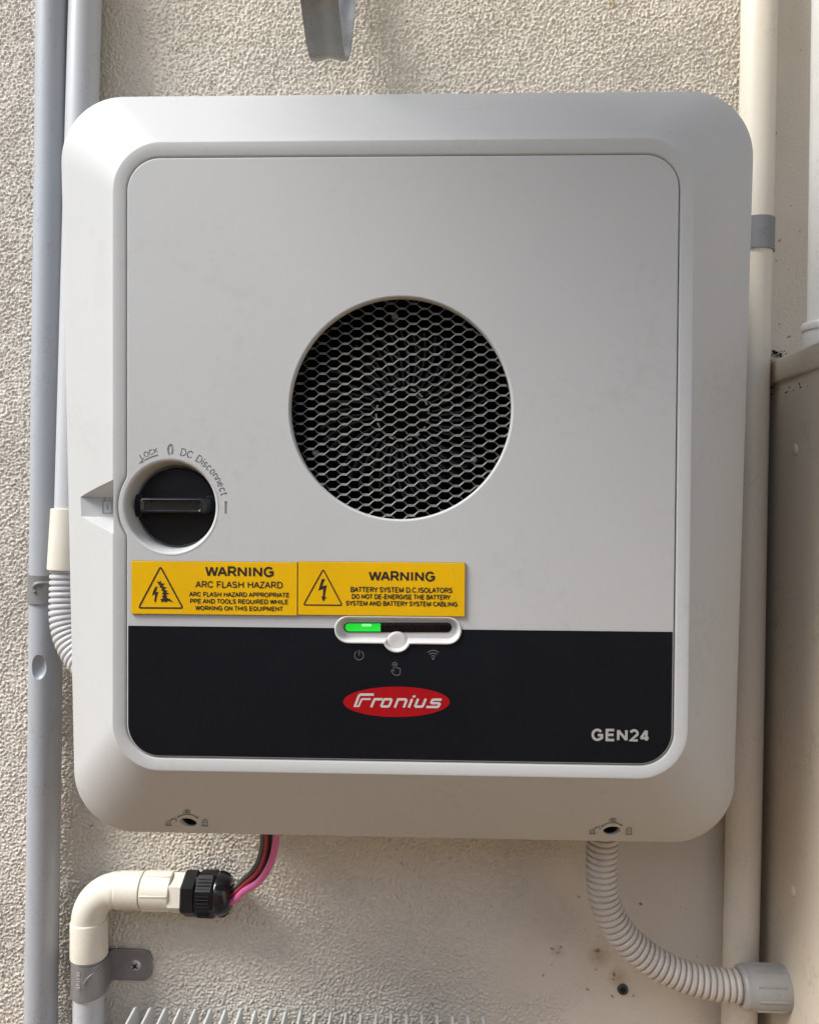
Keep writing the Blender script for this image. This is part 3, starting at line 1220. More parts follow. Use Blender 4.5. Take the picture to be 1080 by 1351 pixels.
for k in range(NB):
    if blade_mesh is None:
        mb = MB()
        lp = []
        for i in range(7):
            t = i / 6
            r = 0.0225 + t * 0.0415
            sweep = 0.10 * t + 0.10 * t * t
            c, s = math.cos(sweep), math.sin(sweep)
            th = 0.0007
            for_l = []
            for dy, sd in ((-0.002 - 0.003 * t, -1), (0.013, -1), (0.013, 1), (-0.002 - 0.003 * t, 1)):
                tw = (dy) * 0.35
                tx, tz = -s, c
                for_l.append(Vector((r * c + tx * (sd * th + tw), dy, r * s + tz * (sd * th + tw))))
            lp.append(for_l)
        mb.loft(lp, True, True)
        o = mb.build('blade', 'fan_plastic', None, angle=50)
        blade_mesh = o.data
        base = o
    else:
        o = base.copy()
        COL.objects.link(o)
    o.parent = fan
    o.location = Vector((fan_c.x, fy, fan_c.z - 0.0005)) - parent_loc(fan)
    o.rotation_euler = (0, 2 * PI * k / NB, 0)
MB().lathe([(0.0645, 0.0), (0.0665, -0.004), (0.0700, -0.005), (0.0730, -0.004), (0.0745, 0.0), (0.0834, 0.001)], (fan_c.x, fy + 0.004, fan_c.z), (0, 1, 0), 96).build('fan_housing', 'fan_dark', inv)
MB().lathe([(0.0, 0.0), (0.0834, 0.0), (0.0834, -0.0662), (0.0806, -0.0662), (0.0806, -0.064)], (fan_c.x, YF + 0.0735, fan_c.z), (0, 1, 0), 96).build('fan_well', 'fan_dark', inv)
for px, py in ((520.5, 417), (416, 598), (625, 607)):
    p = at(px, py, fy - 0.004)
    MB().lathe([(0.0005, -0.003), (0.0016, -0.003), (0.0024, -0.0022), (0.0028, 0.0), (0.0028, 0.006)], p, (0, 1, 0), 20, True).build('fan_screw', 'fan_dash', inv)

# ---- rotary isolator
bowl = [(SW_R + 0.0006, 0.0016), (SW_R + 0.0004, 0.0004)]
bowl = []
for k in range(7):
    a = PI / 2 * k / 6
    bowl.append((SW_R + 0.0001 - 0.0022 * math.sin(a), 0.0022 * (1 - math.cos(a)) - 0.0002))
bowl += [(0.0316, 0.008), (0.0306, 0.0205), (0.0, 0.0205)]
switch = MB().lathe(bowl, (sw.x, YF, sw.z), (0, 1, 0), 96).build('switch_well', 'white_plastic', inv)
ky = YF + 0.0150
kc = Vector((sw.x, ky, sw.z))
KR = 0.0291
knob = MB().lathe([(0.0, 0.0), (KR - 0.0012, 0.0), (KR - 0.0003, 0.0003), (KR, 0.0012), (KR, 0.006)], kc, (0, 1, 0), 96).build('switch_knob', 'black_plastic', inv)
tabp = [(-0.0352, -0.0076), (-0.024, -0.0076), (-0.024, 0.0082), (-0.0352, 0.0082)]
MB().box((kc.x - 0.0350, ky - 0.0022, kc.z - 0.0079), (kc.x - 0.0250, ky + 0.005, kc.z + 0.0088), 0.0006).build('locking_tab', 'black_plastic', knob)
MB().box((kc.x - 0.0356, ky - 0.0025, kc.z - 0.0016), (kc.x - 0.0340, ky + 0.004, kc.z + 0.0056), 0.0003).build('tab_insert', 'galvanised', knob)
# handle: bar standing out of the knob, tapered, with a hollowed top
hb = MB()
for_loops = []
for y_, hx, hz in ((0.0, 0.0272, 0.0068), (-0.003, 0.0268, 0.0064), (-0.0105, 0.0238, 0.0056), (-0.0122, 0.0232, 0.0050), (-0.0126, 0.0222, 0.0042)):
    for_loops.append([Vector((kc.x + x, ky + y_, kc.z + 0.0008 + z)) for x, z in rrect(hx * 2, hz * 2, min(hz * 0.4, 0.002), 0, 0, 4, 4, 4)])
for_loops.append([Vector((kc.x + x, ky - 0.0112, kc.z + 0.0008 + z)) for x, z in rrect(0.0415, 0.0066, 0.0010, 0, 0, 4, 4, 4)])
hb.loft(for_loops, True, True)
hb.build('switch_handle', 'black_gloss', knob, angle=30)
# two shallow guards either side of the handle
MB().box((kc.x + 0.0222, ky - 0.0016, kc.z - 0.0070), (kc.x + 0.0284, ky + 0.003, kc.z + 0.0082), 0.0008).build('handle_stop', 'black_plastic', knob)

# padlock sign moulded on the floor of the pocket
plm = MB()
picture_strokes(plm, [([(135.5, 661), (135.5, 677), (147.5, 677), (147.5, 661)], 0.9, True), ([(138, 661), (138, 656), (141.5, 653.5), (145, 656), (145, 661)], 0.9, False), ([(141.6, 666), (141.6, 672)], 0.9, False)], lambda x, y: (x, y), yk - 0.0003, 0.0003)
plm.build('padlock_sign', 'sign_grey', inv, smooth=False)

# marks printed round the two screw holes
for p, px, py, yh in screw_holes:
    mb = MB()
    k = 1 if px < 500 else -1

    def flank(vs):
        out = []
        for x, y in vs:
            yy = on_chamfer_y(x, y)
            q = at(x, y, yy)
            out.append(q + Vector((0, -0.0012, -0.0004)))
        return out

    def mark(pts, w, closed=False):
        vs, fs = ribbon(pts, w, closed)
        mb.add(flank(vs), fs)

    arc = [(px + 15.0 * math.sin(a), py - 11.2 * math.cos(a) + 0.2 * k * math.sin(a) * 4) for a in [math.radians(-52 + 104 * i / 12) for i in range(13)]]
    mark(arc, 0.8)
    for e, sgn in ((arc[0], -1), (arc[-1], 1)):
        mb.add(flank([(e[0] + sgn * 1.6, e[1] + 1.8), (e[0] - sgn * 1.6, e[1] - 1.2), (e[0] + sgn * 1.4, e[1] - 1.6)]), [(0, 1, 2)])
    # "180" over the arc
    for (dx, dy, pts_, cl) in ((-4.5, -14.2, [(0, -1.9), (0, 1.9)], False),
                               (-1.0, -15.0, [(-1, -1.9), (1, -1.9), (1, 1.9), (-1, 1.9)], True), (-1.0, -15.0, [(-1, 0), (1, 0)], False),
                               (2.6, -14.8, [(-1, -1.9), (1, -1.9), (1, 1.9), (-1, 1.9)], True)):
        mark([(px + dx + k * -1.5 + a, py + dy + b_) for a, b_ in pts_], 0.75, cl)
    # open padlock on the left, closed padlock on the right
    ox, oy = px - 26, py + 1
    mark([(ox - 4, oy + 2.5), (ox + 4.5, oy + 2.5)], 1.1)
    mark([(ox - 3, oy + 2), (ox - 2.5, oy - 2.2), (ox + 2.5, oy - 2.2), (ox + 3.5, oy + 2)], 0.7)
    mark([(ox + 3.5, oy - 2.4), (ox + 4.2, oy - 5.2), (ox + 8, oy - 6.4), (ox + 10.5, oy - 4.6), (ox + 10.8, oy - 2.6)], 0.9)
    ox, oy = px + 22, py + 2
    mark([(ox - 4.2, oy + 2.2), (ox + 4.6, oy + 2.2)], 1.1)
    mark([(ox - 3.2, oy + 2), (ox - 2.8, oy - 2.4), (ox + 3, oy - 2.4), (ox + 4, oy + 2)], 0.7)
    mark([(ox - 2.6, oy - 2.4), (ox - 2.0, oy - 5.6), (ox + 1.2, oy - 6.6), (ox + 3.8, oy - 5.0), (ox + 3.4, oy - 2.4)], 0.8)
    mb.build('screw_marking', 'mark_ink', inv, smooth=False)

# ---- black lower strip
ztop = at(523, 829.6, YF).z
inset = offs(joint_in, -0.0011)
strip_poly = [(x, z) for x, z in inset if z <= ztop]
# order: the outline starts bottom-left and runs counter-clockwise, so the kept points are two runs
i_hi = [i for i, (x, z) in enumerate(inset) if z > ztop]
seq = inset[i_hi[-1] + 1:] + inset[:i_hi[0]]
sp = [(inset[i_hi[-1]][0], ztop)] + seq + [(inset[i_hi[0] - 1][0], ztop)]


def strip_mesh():
    # cut away where the bezel sits
    be = [p for p in bezel_outline(0.3)]
    hole = [(x, min(z, ztop + 0.003)) for x, z in be]
    # walk the strip outline and replace its top edge by the lower half of the bezel
    low = [(x, z) for x, z in be]
    # part of the bezel outline that lies under the top edge, left to right
    n = len(low)
    st = [i for i in range(n) if low[i][1] <= ztop and low[i - 1][1] > ztop][0]
    run = []
    i = st
    while low[i % n][1] <= ztop:
        run.append(low[i % n])
        i += 1
    run = [(run[0][0] - 0.00005, ztop)] + run + [(run[-1][0] + 0.00005, ztop)]
    outline = sp + list(reversed(run))
    return plate_fill(outline, [], [], YF - 0.00034, 0.00026)


strip = strip_mesh().build('lower_strip', 'black_film', inv, smooth=False)
YS = YF - 0.00034 - 0.00012
letters('model_lettering', [('GEN24', 780.1, 856.9, 962.0, 978.4, 0.20, 0.34)], YS - 0.0001, 'light_ink', strip)


def cv(ox, oy, sc):
    return lambda x, y: (ox + x / sc, oy + y / sc)


ic = cv(440, 800, 6.353)
mb = MB()
ring = [(213 + 38 * math.sin(a), 412 - 38 * math.cos(a)) for a in [math.radians(28 + 304 * i / 28) for i in range(29)]]
picture_strokes(mb, [(ring, 6.0, False), ([(213, 366), (213, 412)], 6.0, False)], ic, YS)
mb.build('power_icon', 'icon_ink', strip, smooth=False)
mb = MB()
for r in (70, 47, 25):
    a_ = math.radians(42)
    picture_strokes(mb, [([(834 + r * math.sin(-a_ + 2 * a_ * i / 14), 440 - r * math.cos(-a_ + 2 * a_ * i / 14)) for i in range(15)], 6.5, False)], ic, YS)
picture_strokes(mb, [([(834 + 4.5 * math.cos(2 * PI * i / 14), 439 + 4.5 * math.sin(2 * PI * i / 14)) for i in range(14)], 9, True)], ic, YS)
mb.build('wireless_icon', 'icon_ink', strip, smooth=False)
mb = MB()
hand = [(503, 546), (490, 532), (483, 540), (492, 556), (503, 572), (512, 578), (545, 578), (555, 568), (558, 530), (552, 520), (520, 514), (520, 490), (511, 484), (503, 490)]
picture_strokes(mb, [(hand, 5.5, True), ([(492 + 20 * 0 + 19 - 19 * math.cos(a) - 0, 489 - 19 * math.sin(a)) for a in [math.radians(-25 + 230 * i / 14) for i in range(15)]], 5.5, False)], ic, YS)
mb.build('touch_icon', 'icon_ink', strip, smooth=False)

# badge: red oval with slanted white letters
lg = cv(440, 890, 6.353)
mb = MB()
e0 = [at(*lg(526 + 446 * math.cos(2 * PI * i / 72), 230 - 127 * math.sin(2 * PI * i / 72)), YS) for i in range(72)]
mb.loft([[Vector((p.x, YS + 0.0003, p.z)) for p in e0], [Vector((p.x, YS - 0.0001, p.z)) for p in e0]], False, True)
badge = mb.build('badge', 'logo_red', strip, smooth=False)
mb = MB()
fr = [([(176, 273), (207, 190), (214, 176), (226, 169), (337, 169)], 20, False),
      ([(207, 273), (232, 214), (240, 207), (310, 207)], 15, False),
      ([(168, 266), (213, 266)], 13, False),
      ([(315, 275), (338, 217), (346, 208), (410, 208)], 20, False),
      ([(428, 208), (478, 208), (485, 215), (466, 262), (456, 269), (406, 269), (400, 262), (420, 214)], 19, True),
      ([(512, 278), (540, 209), (602, 209), (610, 217), (587, 278)], 20, False),
      ([(629, 278), (658, 205)], 20, False), ([(662, 188), (687, 182)], 16, False),
      ([(708, 204), (684, 262), (690, 270), (738, 270), (748, 262), (772, 204)], 20, False),
      ([(905, 211), (836, 211), (826, 217), (818, 235), (824, 241), (884, 241), (889, 248), (880, 266), (870, 273), (776, 273)], 19, False)]
picture_strokes(mb, fr, lg, YS - 0.00022)
mb.build('badge_lettering', 'logo_white', badge, smooth=False)

# ---- status light
bz = MB()
prof = [(3.4, 0.0012), (1.2, -0.0002), (0.6, -0.0009), (0.9, -0.0014), (1.8, -0.0017), (2.9, -0.0016), (3.8, -0.0009), (4.6, 0.0004), (6.2, 0.0022), (7.6, 0.0034)]
lp = [[Vector((x, YF + y_, z)) for x, z in bezel_outline(d)] for d, y_ in [(0.5, 0.0004)] + prof[2:]]
bz.loft(lp, False, True)
bezel = bz.build('status_bezel', 'white_gloss', inv, angle=50)
YB = YF + 0.0034


def slot(xa, xb, ya, yb, r, n=8, right_round=True, left_round=True):
    pts = []
    ym = (ya + yb) / 2
    r = (yb - ya) / 2
    if left_round:
        pts += [(xa + r - r * math.sin(a), ym + r * math.cos(a)) for a in [PI * i / n for i in range(n + 1)]]
    else:
        pts += [(xa, yb), (xa, ya)]
    if right_round:
        pts += [(xb - r + r * math.sin(a), ym - r * math.cos(a)) for a in [PI * i / n for i in range(n + 1)]]
    else:
        pts += [(xb, ya), (xb, yb)]
    return pts


def pxloop(pts, Y, zc=None):
    return [Vector((at(x, y, Y).x, Y, at(x, y, Y).z)) for x, y in pts]


bar = MB()
o1 = slot(453.2, 596.0, 821.4, 834.4, 0)
bar.loft([pxloop(o1, YB + 0.0005), pxloop(o1, YB - 0.0005), pxloop(slot(454.2, 595.0, 822.4, 833.4, 0), YB - 0.0008)], False, True)
light_bar = bar.build('light_bar', 'led_dark', inv)
gl = slot(455.0, 501.8, 822.6, 833.2, 0, right_round=False)
MB().loft([pxloop(gl, YB - 0.0006), pxloop(gl, YB - 0.0012)], False, True).build('green_light', 'led_green', light_bar, smooth=False)
MB().loft([pxloop(slot(477, 490, 823.4, 826.4, 0), YB - 0.0012), pxloop(slot(478, 489, 823.8, 826.0, 0), YB - 0.0014)], False, True).build('light_core', 'led_core', light_bar, smooth=False)
bt = at(523.4, 847.6, YF)
MB().lathe([(0.0080, 0.0034), (0.0074, 0.0016), (0.0068, 0.0008), (0.0062, 0.0006), (0.0040, 0.0008), (0.0, 0.0009)], (bt.x, YF + 0.0006, bt.z), (0, 1, 0), 48).build('push_button', 'white_gloss', inv)

# ---- engraved yellow warning plates stuck on the panel
YL = YF - 0.0019


def tri_strokes(mb, apex, bl, br, w, Y):
    a, b_, c = apex, bl, br
    pts = []
    cr = 0.055
    for p, q, r_ in ((a, c, b_), (b_, a, c), (c, b_, a)):
        for k in range(5):
            t = k / 4
            p0 = (p[0] + (q[0] - p[0]) * cr, p[1] + (q[1] - p[1]) * cr)
            p2 = (p[0] + (r_[0] - p[0]) * cr, p[1] + (r_[1] - p[1]) * cr)
            u = (p0[0] * (1 - t) ** 2 + 2 * p[0] * t * (1 - t) + p2[0] * t * t, p0[1] * (1 - t) ** 2 + 2 * p[1] * t * (1 - t) + p2[1] * t * t)
            pts.append(u)
    picture_strokes(mb, [(pts, w, True)], lambda x, y: (x, y), Y)


def picture_poly(mb, pts, Y, depth=0.00012):
    q = [at(x, y, Y) for x, y in pts]
    mb.loft([[Vector((p.x, Y + depth, p.z)) for p in q], [Vector((p.x, Y, p.z)) for p in q]], False, True)


def plate(xl, xr, yt, yb, lab):
    xm, ym = (xl + xr) / 2, (yt + yb) / 2
    X0, X1 = at(xl, ym, YL).x, at(xr, ym, YL).x
    Z1, Z0 = at(xm, yt, YL).z, at(xm, yb, YL).z
    core = MB().box((X0, YL + 0.00045, Z0), (X1, YF - 0.0002, Z1)).build('warning_plate', 'label_core', inv, smooth=False)
    core['label'] = lab
    face = MB().box((X0 + 0.00012, YL, Z0 + 0.00012), (X1 - 0.00012, YL + 0.0005, Z1 - 0.00012), 0.00015, 1).build('plate_face', 'yellow_face', core, smooth=False)
    return core


YI = YL - 0.00014
pl1 = plate(172.8, 392.0, 741.0, 811.2, 'yellow plate warning of arc flash hazard')
letters('plate_lettering', [('WARNING', 270.4, 360.9, 747.2, 761.4, 0.20),
                            ('ARC FLASH HAZARD', 257.6, 372.9, 767.0, 776.0, 0.175),
                            ('ARC FLASH HAZARD APPROPRIATE', 249.4, 381.8, 781.4, 787.8, 0.195),
                            ('PPE AND TOOLS REQUIRED WHILE', 250.8, 380.2, 790.5, 796.9, 0.195),
                            ('WORKING ON THIS EQUIPMENT', 257.6, 373.2, 799.7, 806.0, 0.195)], YI, 'label_ink', pl1)
mb = MB()
tri_strokes(mb, (211.6, 747.6), (182.8, 802.0), (241.2, 802.4), 2.0, YI)
c5 = cv(170, 735, 8.308)
picture_poly(mb, [c5(*p) for p in ((290, 325), (312, 325), (295, 388), (322, 380), (298, 468), (303, 468), (288, 503), (274, 462), (282, 466), (288, 408), (252, 420), (270, 365))], YI)
fl_ = [(310, 285), (318, 262), (330, 275), (352, 258), (350, 285), (390, 292), (368, 318), (412, 335), (385, 355), (425, 372), (402, 385), (446, 402), (400, 412), (425, 428), (405, 440), (450, 462), (488, 497), (425, 480), (410, 500), (385, 485), (355, 500), (358, 478), (340, 470), (375, 448), (358, 430), (380, 420), (360, 398), (382, 385), (352, 362), (365, 345), (335, 330), (345, 310), (325, 308), (328, 292)]
picture_poly(mb, [c5(*p) for p in fl_], YI)
mb.build('hazard_sign', 'label_ink', pl1, smooth=False)

pl2 = plate(393.0, 613.2, 741.7, 812.6, 'yellow plate warning about battery system isolators')
letters('plate_lettering', [('WARNING', 486.2, 573.5, 753.5, 767.2, 0.20),
                            ('BATTERY SYSTEM D.C.ISOLATORS', 462.4, 596.6, 774.7, 782.0, 0.19),
                            ('DO NOT DE-ENERGISE THE BATTERY', 464.1, 593.8, 784.2, 790.9, 0.195),
                            ('SYSTEM AND BATTERY SYSTEM CABLING', 456.1, 603.1, 793.2, 799.9, 0.195)], YI, 'label_ink', pl2)
mb = MB()
tri_strokes(mb, (426.2, 751.2), (400.2, 798.2), (451.2, 798.6), 1.7, YI)
c6 = cv(380, 720, 4.154)
picture_poly(mb, [c6(*p) for p in ((184, 182), (201, 182), (186, 222), (211, 217), (199, 282), (209, 280), (193, 307), (180, 277), (189, 281), (193, 236), (165, 246))], YI)
mb.build('hazard_sign', 'label_ink', pl2, smooth=False)

# ------------------------------------------------------------------ conduits and pipes
YP = -0.022


def straight_pipe(name, matname, p_top, p_bot, r, label, cat, ext_t=0.5, ext_b=0.5, wall_t=0.0022, parent=None):
    a, b_ = Vector(p_top), Vector(p_bot)
    d = (a - b_).normalized()
    pts = [b_ - d * ext_b + (a + d * ext_t - b_ + d * ext_b) * (i / 12) for i in range(13)]
    pts = [p + Vector((0.0004 * math.sin(i * 1.7), 0, 0)) for i, p in enumerate(pts)]
    return MB().tube(pts, r, 40).build(name, matname, parent)


# outer grey pipe on the left, with a scooped notch
pa, pb_ = at(69.8, 0, YP), at(54.3, 1351, YP)
p1 = straight_pipe('grey_conduit', 'pvc_grey', pa, pb_, 21.3 * mm_per_px(YP), '', '', 0.5, 0.55)
tag(p1, 'thick grey conduit with a scooped notch, tallest pipe beside the inverter', 'conduit')
sc_ = at(49.5, 881, YP - 0.0165)
s2 = bmesh.new()
bmesh.ops.create_uvsphere(s2, u_segments=28, v_segments=18, radius=1.0)
for v in s2.verts:
    v.co = Vector((v.co.x * 0.0072 + sc_.x, v.co.y * 0.0058 + sc_.y + 0.0012, v.co.z * 0.0116 + sc_.z))
cu_ = MB().bm(s2).build('cutter', None)
bpy.context.view_layer.update()
boolean_cut(p1, [cu_])


def saddle(name, pc, dirv, r, wdt, label, ear=None, group=None, rise=0.0):
    """half-round clip over a pipe with one flat ear on the wall"""
    d = Vector(dirv).normalized()
    root = thing(name, label, 'pipe clip', (pc.x, 0, pc.z - wdt / 2), group)
    side = Vector((0, -1, 0)).cross(d).normalized()      # to the right when d is up
    if side.x < 0:
        side = -side
    out = Vector((0, -1, 0))
    prof = []
    th = 0.0012
    a_list = [math.radians(-100 + 200 * i / 30) for i in range(31)]
    R0 = r + 0.0003
    loops = []
    nl = 9
    for k in range(nl):
        t = k / (nl - 1)
        rr = R0 + th + (0.0006 if k in (0, nl - 1) else 0) - (0.0004 if k in (0, nl - 1) else 0)
        c = pc + d * (wdt * (t - 0.5))
        loops.append([c + (out * math.cos(a) + side * math.sin(a)) * rr for a in a_list])
    inner = []
    for k in (nl - 1, 0):
        c = pc + d * (wdt * (k / (nl - 1) - 0.5))
        inner.append([c + (out * math.cos(a) + side * math.sin(a)) * R0 for a in a_list])
    mb = MB()
    mb.loft(loops + inner + [loops[0]], closed=False)
    mb.build('band', 'galvanised', root)
    if ear:
        sgn, ln, hgt, screw = ear
        x0, x1 = (r * 0.8, r + ln) if sgn > 0 else (-(r + ln), -r * 0.8)
        poly = []
        rr = hgt * 0.42
        for x, z in rrect(abs(x1 - x0), hgt, rr * 0.75, (x0 + x1) / 2, 0, 3, 8, 3):
            inner_side = (x < (x0 + x1) / 2) if sgn > 0 else (x > (x0 + x1) / 2)
            if inner_side:
                z = math.copysign(hgt / 2, z) if abs(z) > 1e-6 else z
            poly.append((x, z))
        e = MB()
        base_y = -0.0020
        pc = pc + d * rise
        e.loft([[Vector((pc.x, y_, pc.z)) + side * x + d * z for x, z in pol] for y_, pol in ((base_y + 0.0012, poly), (base_y - 0.0009, poly), (base_y - 0.0012, offs(poly, -0.0004)))], True, True)
        # cheek joining ear and band
        ch = []
        for k in (0, 1):
            c = pc + d * (hgt * (k - 0.5))
            ch.append([Vector((c.x, base_y - 0.001, c.z)) + side * sgn * (r * 0.99), Vector((c.x, c.y, c.z)) + side * sgn * (r + 0.0016), Vector((c.x, c.y, c.z)) + side * sgn * (r + 0.0002), Vector((c.x, base_y + 0.001, c.z)) + side * sgn * (r * 0.9)])
        e.loft(ch, True, True)
        e.build('ear', 'galvanised', root)
        if screw:
            sp_ = Vector((pc.x, base_y - 0.0012, pc.z)) + side * sgn * (r + ln * screw)
            head = MB().lathe([(0.0, -0.0016), (0.0030, -0.0016), (0.0046, -0.0009), (0.0057, 0.0004), (0.0057, 0.001)], sp_, (0, 1, 0), 36).build('screw', 'screw_metal', root)
            mb = MB()
            q = Matrix.Rotation(math.radians(38), 3, 'Y')
            for hx, hz in ((0.0031, 0.0008), (0.0008, 0.0031)):
                pts = [sp_ + Vector((0, -0.00175, 0)) + q @ Vector((sx * hx, 0, sz * hz)) for sx, sz in ((-1, -1), (1, -1), (1, 1), (-1, 1))]
                pts2 = [p + Vector((0, 0.0004, 0)) for p in pts]
                mb.loft([pts2, pts], True, True)
            mb.build('screw_cross', 'screw_slot', head, smooth=False)
    return root


ax1 = (pa - pb_).normalized()
cl = at(60.8, 776, YP)
s1 = saddle('pipe_clip', cl, ax1, 21.3 * mm_per_px(YP), 0.0262, 'grey half-round clip with pressed loop on the notched grey conduit', (1, 0.016, 0.018, None))
# pressed loop on the clip
mb = MB()
lo_ = [(68, 769), (52, 769.5), (46.5, 773), (45.5, 777), (48, 781)]
rw = 21.3 * mm_per_px(YP) + 0.0016


def on_pipe(px, py, c_top, c_bot, r, Yc):
    """point on the front of a pipe"""
    for _ in range(1):
        t = (py - 0) / 1351.0
        cx_ = c_top[0] + (c_bot[0] - c_top[0]) * t
    q = at(px, py, Yc - r * 0.85)
    axis_x = at(cx_, py, Yc).x
    dx = max(-0.98, min(0.98, (q.x - axis_x) / r))
    return Vector((axis_x + dx * r, Yc - r * math.sqrt(1 - dx * dx), q.z))


pth, _ = smoothpath([on_pipe(x, y, (69.8, 0), (54.3, 1351), rw, YP) for x, y in lo_], 24)
mb.tube(pth, 0.0017, 10)
mb.build('pressed_loop', 'galvanised', s1)

# inner grey pipe leaning forward into a cream coupling and a corrugated hose
root = thing('coupled_conduit', 'pale grey conduit with cream coupling and ribbed hose bending behind the inverter', 'conduit', (at(112, 0, YP).x, 0, at(100, 900, -0.06).z))
q0, q1 = at(112.4, 0, YP), at(94.3, 672, -0.046)
dd = (q0 - q1).normalized()
MB().tube([q1 - dd * 0.01 + (q0 + dd * 0.5 - q1 + dd * 0.01) * (i / 10) for i in range(11)], 21.0 * mm_per_px(-0.03), 40).build('pipe', 'pvc_light', root)
c0, c1 = at(93.5, 672, -0.047), at(89.5, 752, -0.050)
rc = 25.2 * mm_per_px(-0.047)
dv = (c1 - c0)
ln = dv.length
MB().lathe([(rc - 0.0022, 0.0005), (rc - 0.0006, 0.0), (rc, 0.0006), (rc + 0.0006, ln * 0.96), (rc + 0.0004, ln), (rc - 0.003, ln), (rc - 0.0034, ln * 0.8)], c0, dv, 48).build('coupling', 'pvc_cream', root)


def hose(pts, rad, pitch, name, matname, parent, groove=0.0021, duty=0.70):
    path, L_ = smoothpath(pts, 60)
    nring = max(3, int(round(L_ / pitch)))
    prof = [(0.0, 1.0), (0.05, 0.55), (0.10, 0.12), (0.30, 0.0), (0.55, 0.0), (0.72, 0.12), (0.78, 0.55), (0.84, 1.0)]
    seq = []
    for i in range(nring):
        for t, dep in prof:
            seq.append(((i + t) / nring, rad - groove * dep))
    dense, _ = smoothpath(pts, 1200)
    P = [dense[min(int(s * 1199 + 0.5), 1199)] for s, r in seq]
    R = [r for s, r in seq]
    # tangents from the smooth path keep the ribs square to it
    mb = MB()
    n = 36
    u = None
    loops = []
    prev = None
    for s, r in seq:
        k = min(int(s * 1199 + 0.5), 1198)
        k = max(k, 1)
        tg = (dense[k + 1] - dense[k - 1]).normalized()
        if u is None:
            ref = Vector((0, 1, 0))
            u = (ref - tg * ref.dot(tg)).normalized()
        else:
            u = prev.rotation_difference(tg) @ u
            u = (u - tg * u.dot(tg)).normalized()
        prev = tg
        w = tg.cross(u)
        f_ = s * 1199
        k0 = min(int(f_), 1198)
        c = dense[k0].lerp(dense[k0 + 1], f_ - k0)
        loops.append([c + (u * math.cos(2 * PI * i / n) + w * math.sin(2 * PI * i / n)) * r for i in range(n)])
    mb.loft(loops, True, True)
    return mb.build(name, matname, parent, angle=60)


hose([at(89.5, 742, -0.049), at(88.6, 780, -0.051), at(88.4, 812, -0.054), at(93, 838, -0.058), at(104, 861, -0.064), at(122, 881, -0.072), at(150, 893, -0.08), at(185, 895, -0.085)],
     22.8 * mm_per_px(-0.053), 0.00535, 'ribbed_hose', 'hose_grey', root)

# painted pipe right of the inverter
pr0, pr1 = at(1001.0, 0, YP), at(975.3, 1340, YP)
rr_ = 22.3 * mm_per_px(YP)
p2 = straight_pipe('cream_conduit', 'pipe_paint', pr0, pr1, rr_, '', '', 0.5, 0.5)
tag(p2, 'cream painted conduit running past the inverter beside the metal cabinet', 'conduit')
axr = (pr0 - pr1).normalized()
cb = pr0.lerp(pr1, (307) / 1340)
saddle('pipe_clip', cb, axr, rr_, 0.0285, 'plain dull metal clip on the cream painted conduit', (-1, 0.016, 0.018, None))

# ------------------------------------------------------------------ elbow run under the inverter, with cable gland and wires
YE = -0.024
pe = mm_per_px(YE)
ex, ey = 117.6, 1173.4
root = thing('elbow_conduit', 'cream elbow on a short grey pipe ending in a black cable gland', 'conduit', (at(ex, 1351, YE).x, 0, at(ex, 1351, YE).z - 0.3))
vt = at(ex, 1262, YE)
vb = at(116.8, 1351, YE)
dn = (vb - vt).normalized()
MB().tube([vt - dn * 0.01, vt, vb, vb + dn * 0.3], 20.2 * pe, 40).build('grey_pipe', 'pvc_light', root)
RS, RB = 24.4 * pe, 22.9 * pe
hc = at(ex, ey, YE)                                     # corner of the two axes
Rb = 41 * pe                                            # bend radius
cxz = Vector((hc.x + Rb, YE, hc.z - Rb))
mb = MB()
pth = []
rads = []
s0 = at(ex, 1261, YE)
for z_ in (s0.z, s0.z + 0.0006, cxz.z - 0.0012, cxz.z):
    pth.append(Vector((hc.x, YE, z_)))
rads += [RS - 0.0008, RS, RS, RS - 0.0004]
pth.append(Vector((hc.x, YE, cxz.z + 0.0006)))
rads.append(RB)
for k in range(1, 20):
    a = PI - (PI / 2) * k / 20
    pth.append(cxz + Vector((math.cos(a) * Rb, 0, math.sin(a) * Rb)))
    rads.append(RB + (0.0004 if k > 17 else 0))
xh = at(151, ey, YE).x
xe = at(189, ey, YE).x
for x_, r in ((max(xh, cxz.x) - 0.0002, RB), (max(xh, cxz.x) + 0.0006, RS), (xe - 0.0006, RS), (xe, RS - 0.0008)):
    pth.append(Vector((x_, YE, hc.z)))
    rads.append(r)
mb.tube(pth, rads, 56)
mb.build('elbow', 'pvc_cream', root, angle=30)
xA = at(190, ey, YE).x
xB = at(229, ey, YE).x
ad_ = MB().lathe([(RS - 0.003, -0.001), (RS - 0.0012, 0.0), (RS + 0.0003, 0.0008), (RS + 0.0003, xB - xA - 0.0010), (RS - 0.0006, xB - xA), (RS - 0.004, xB - xA)], (xA, YE, hc.z), (1, 0, 0), 64).build('adaptor', 'pvc_cream', root)
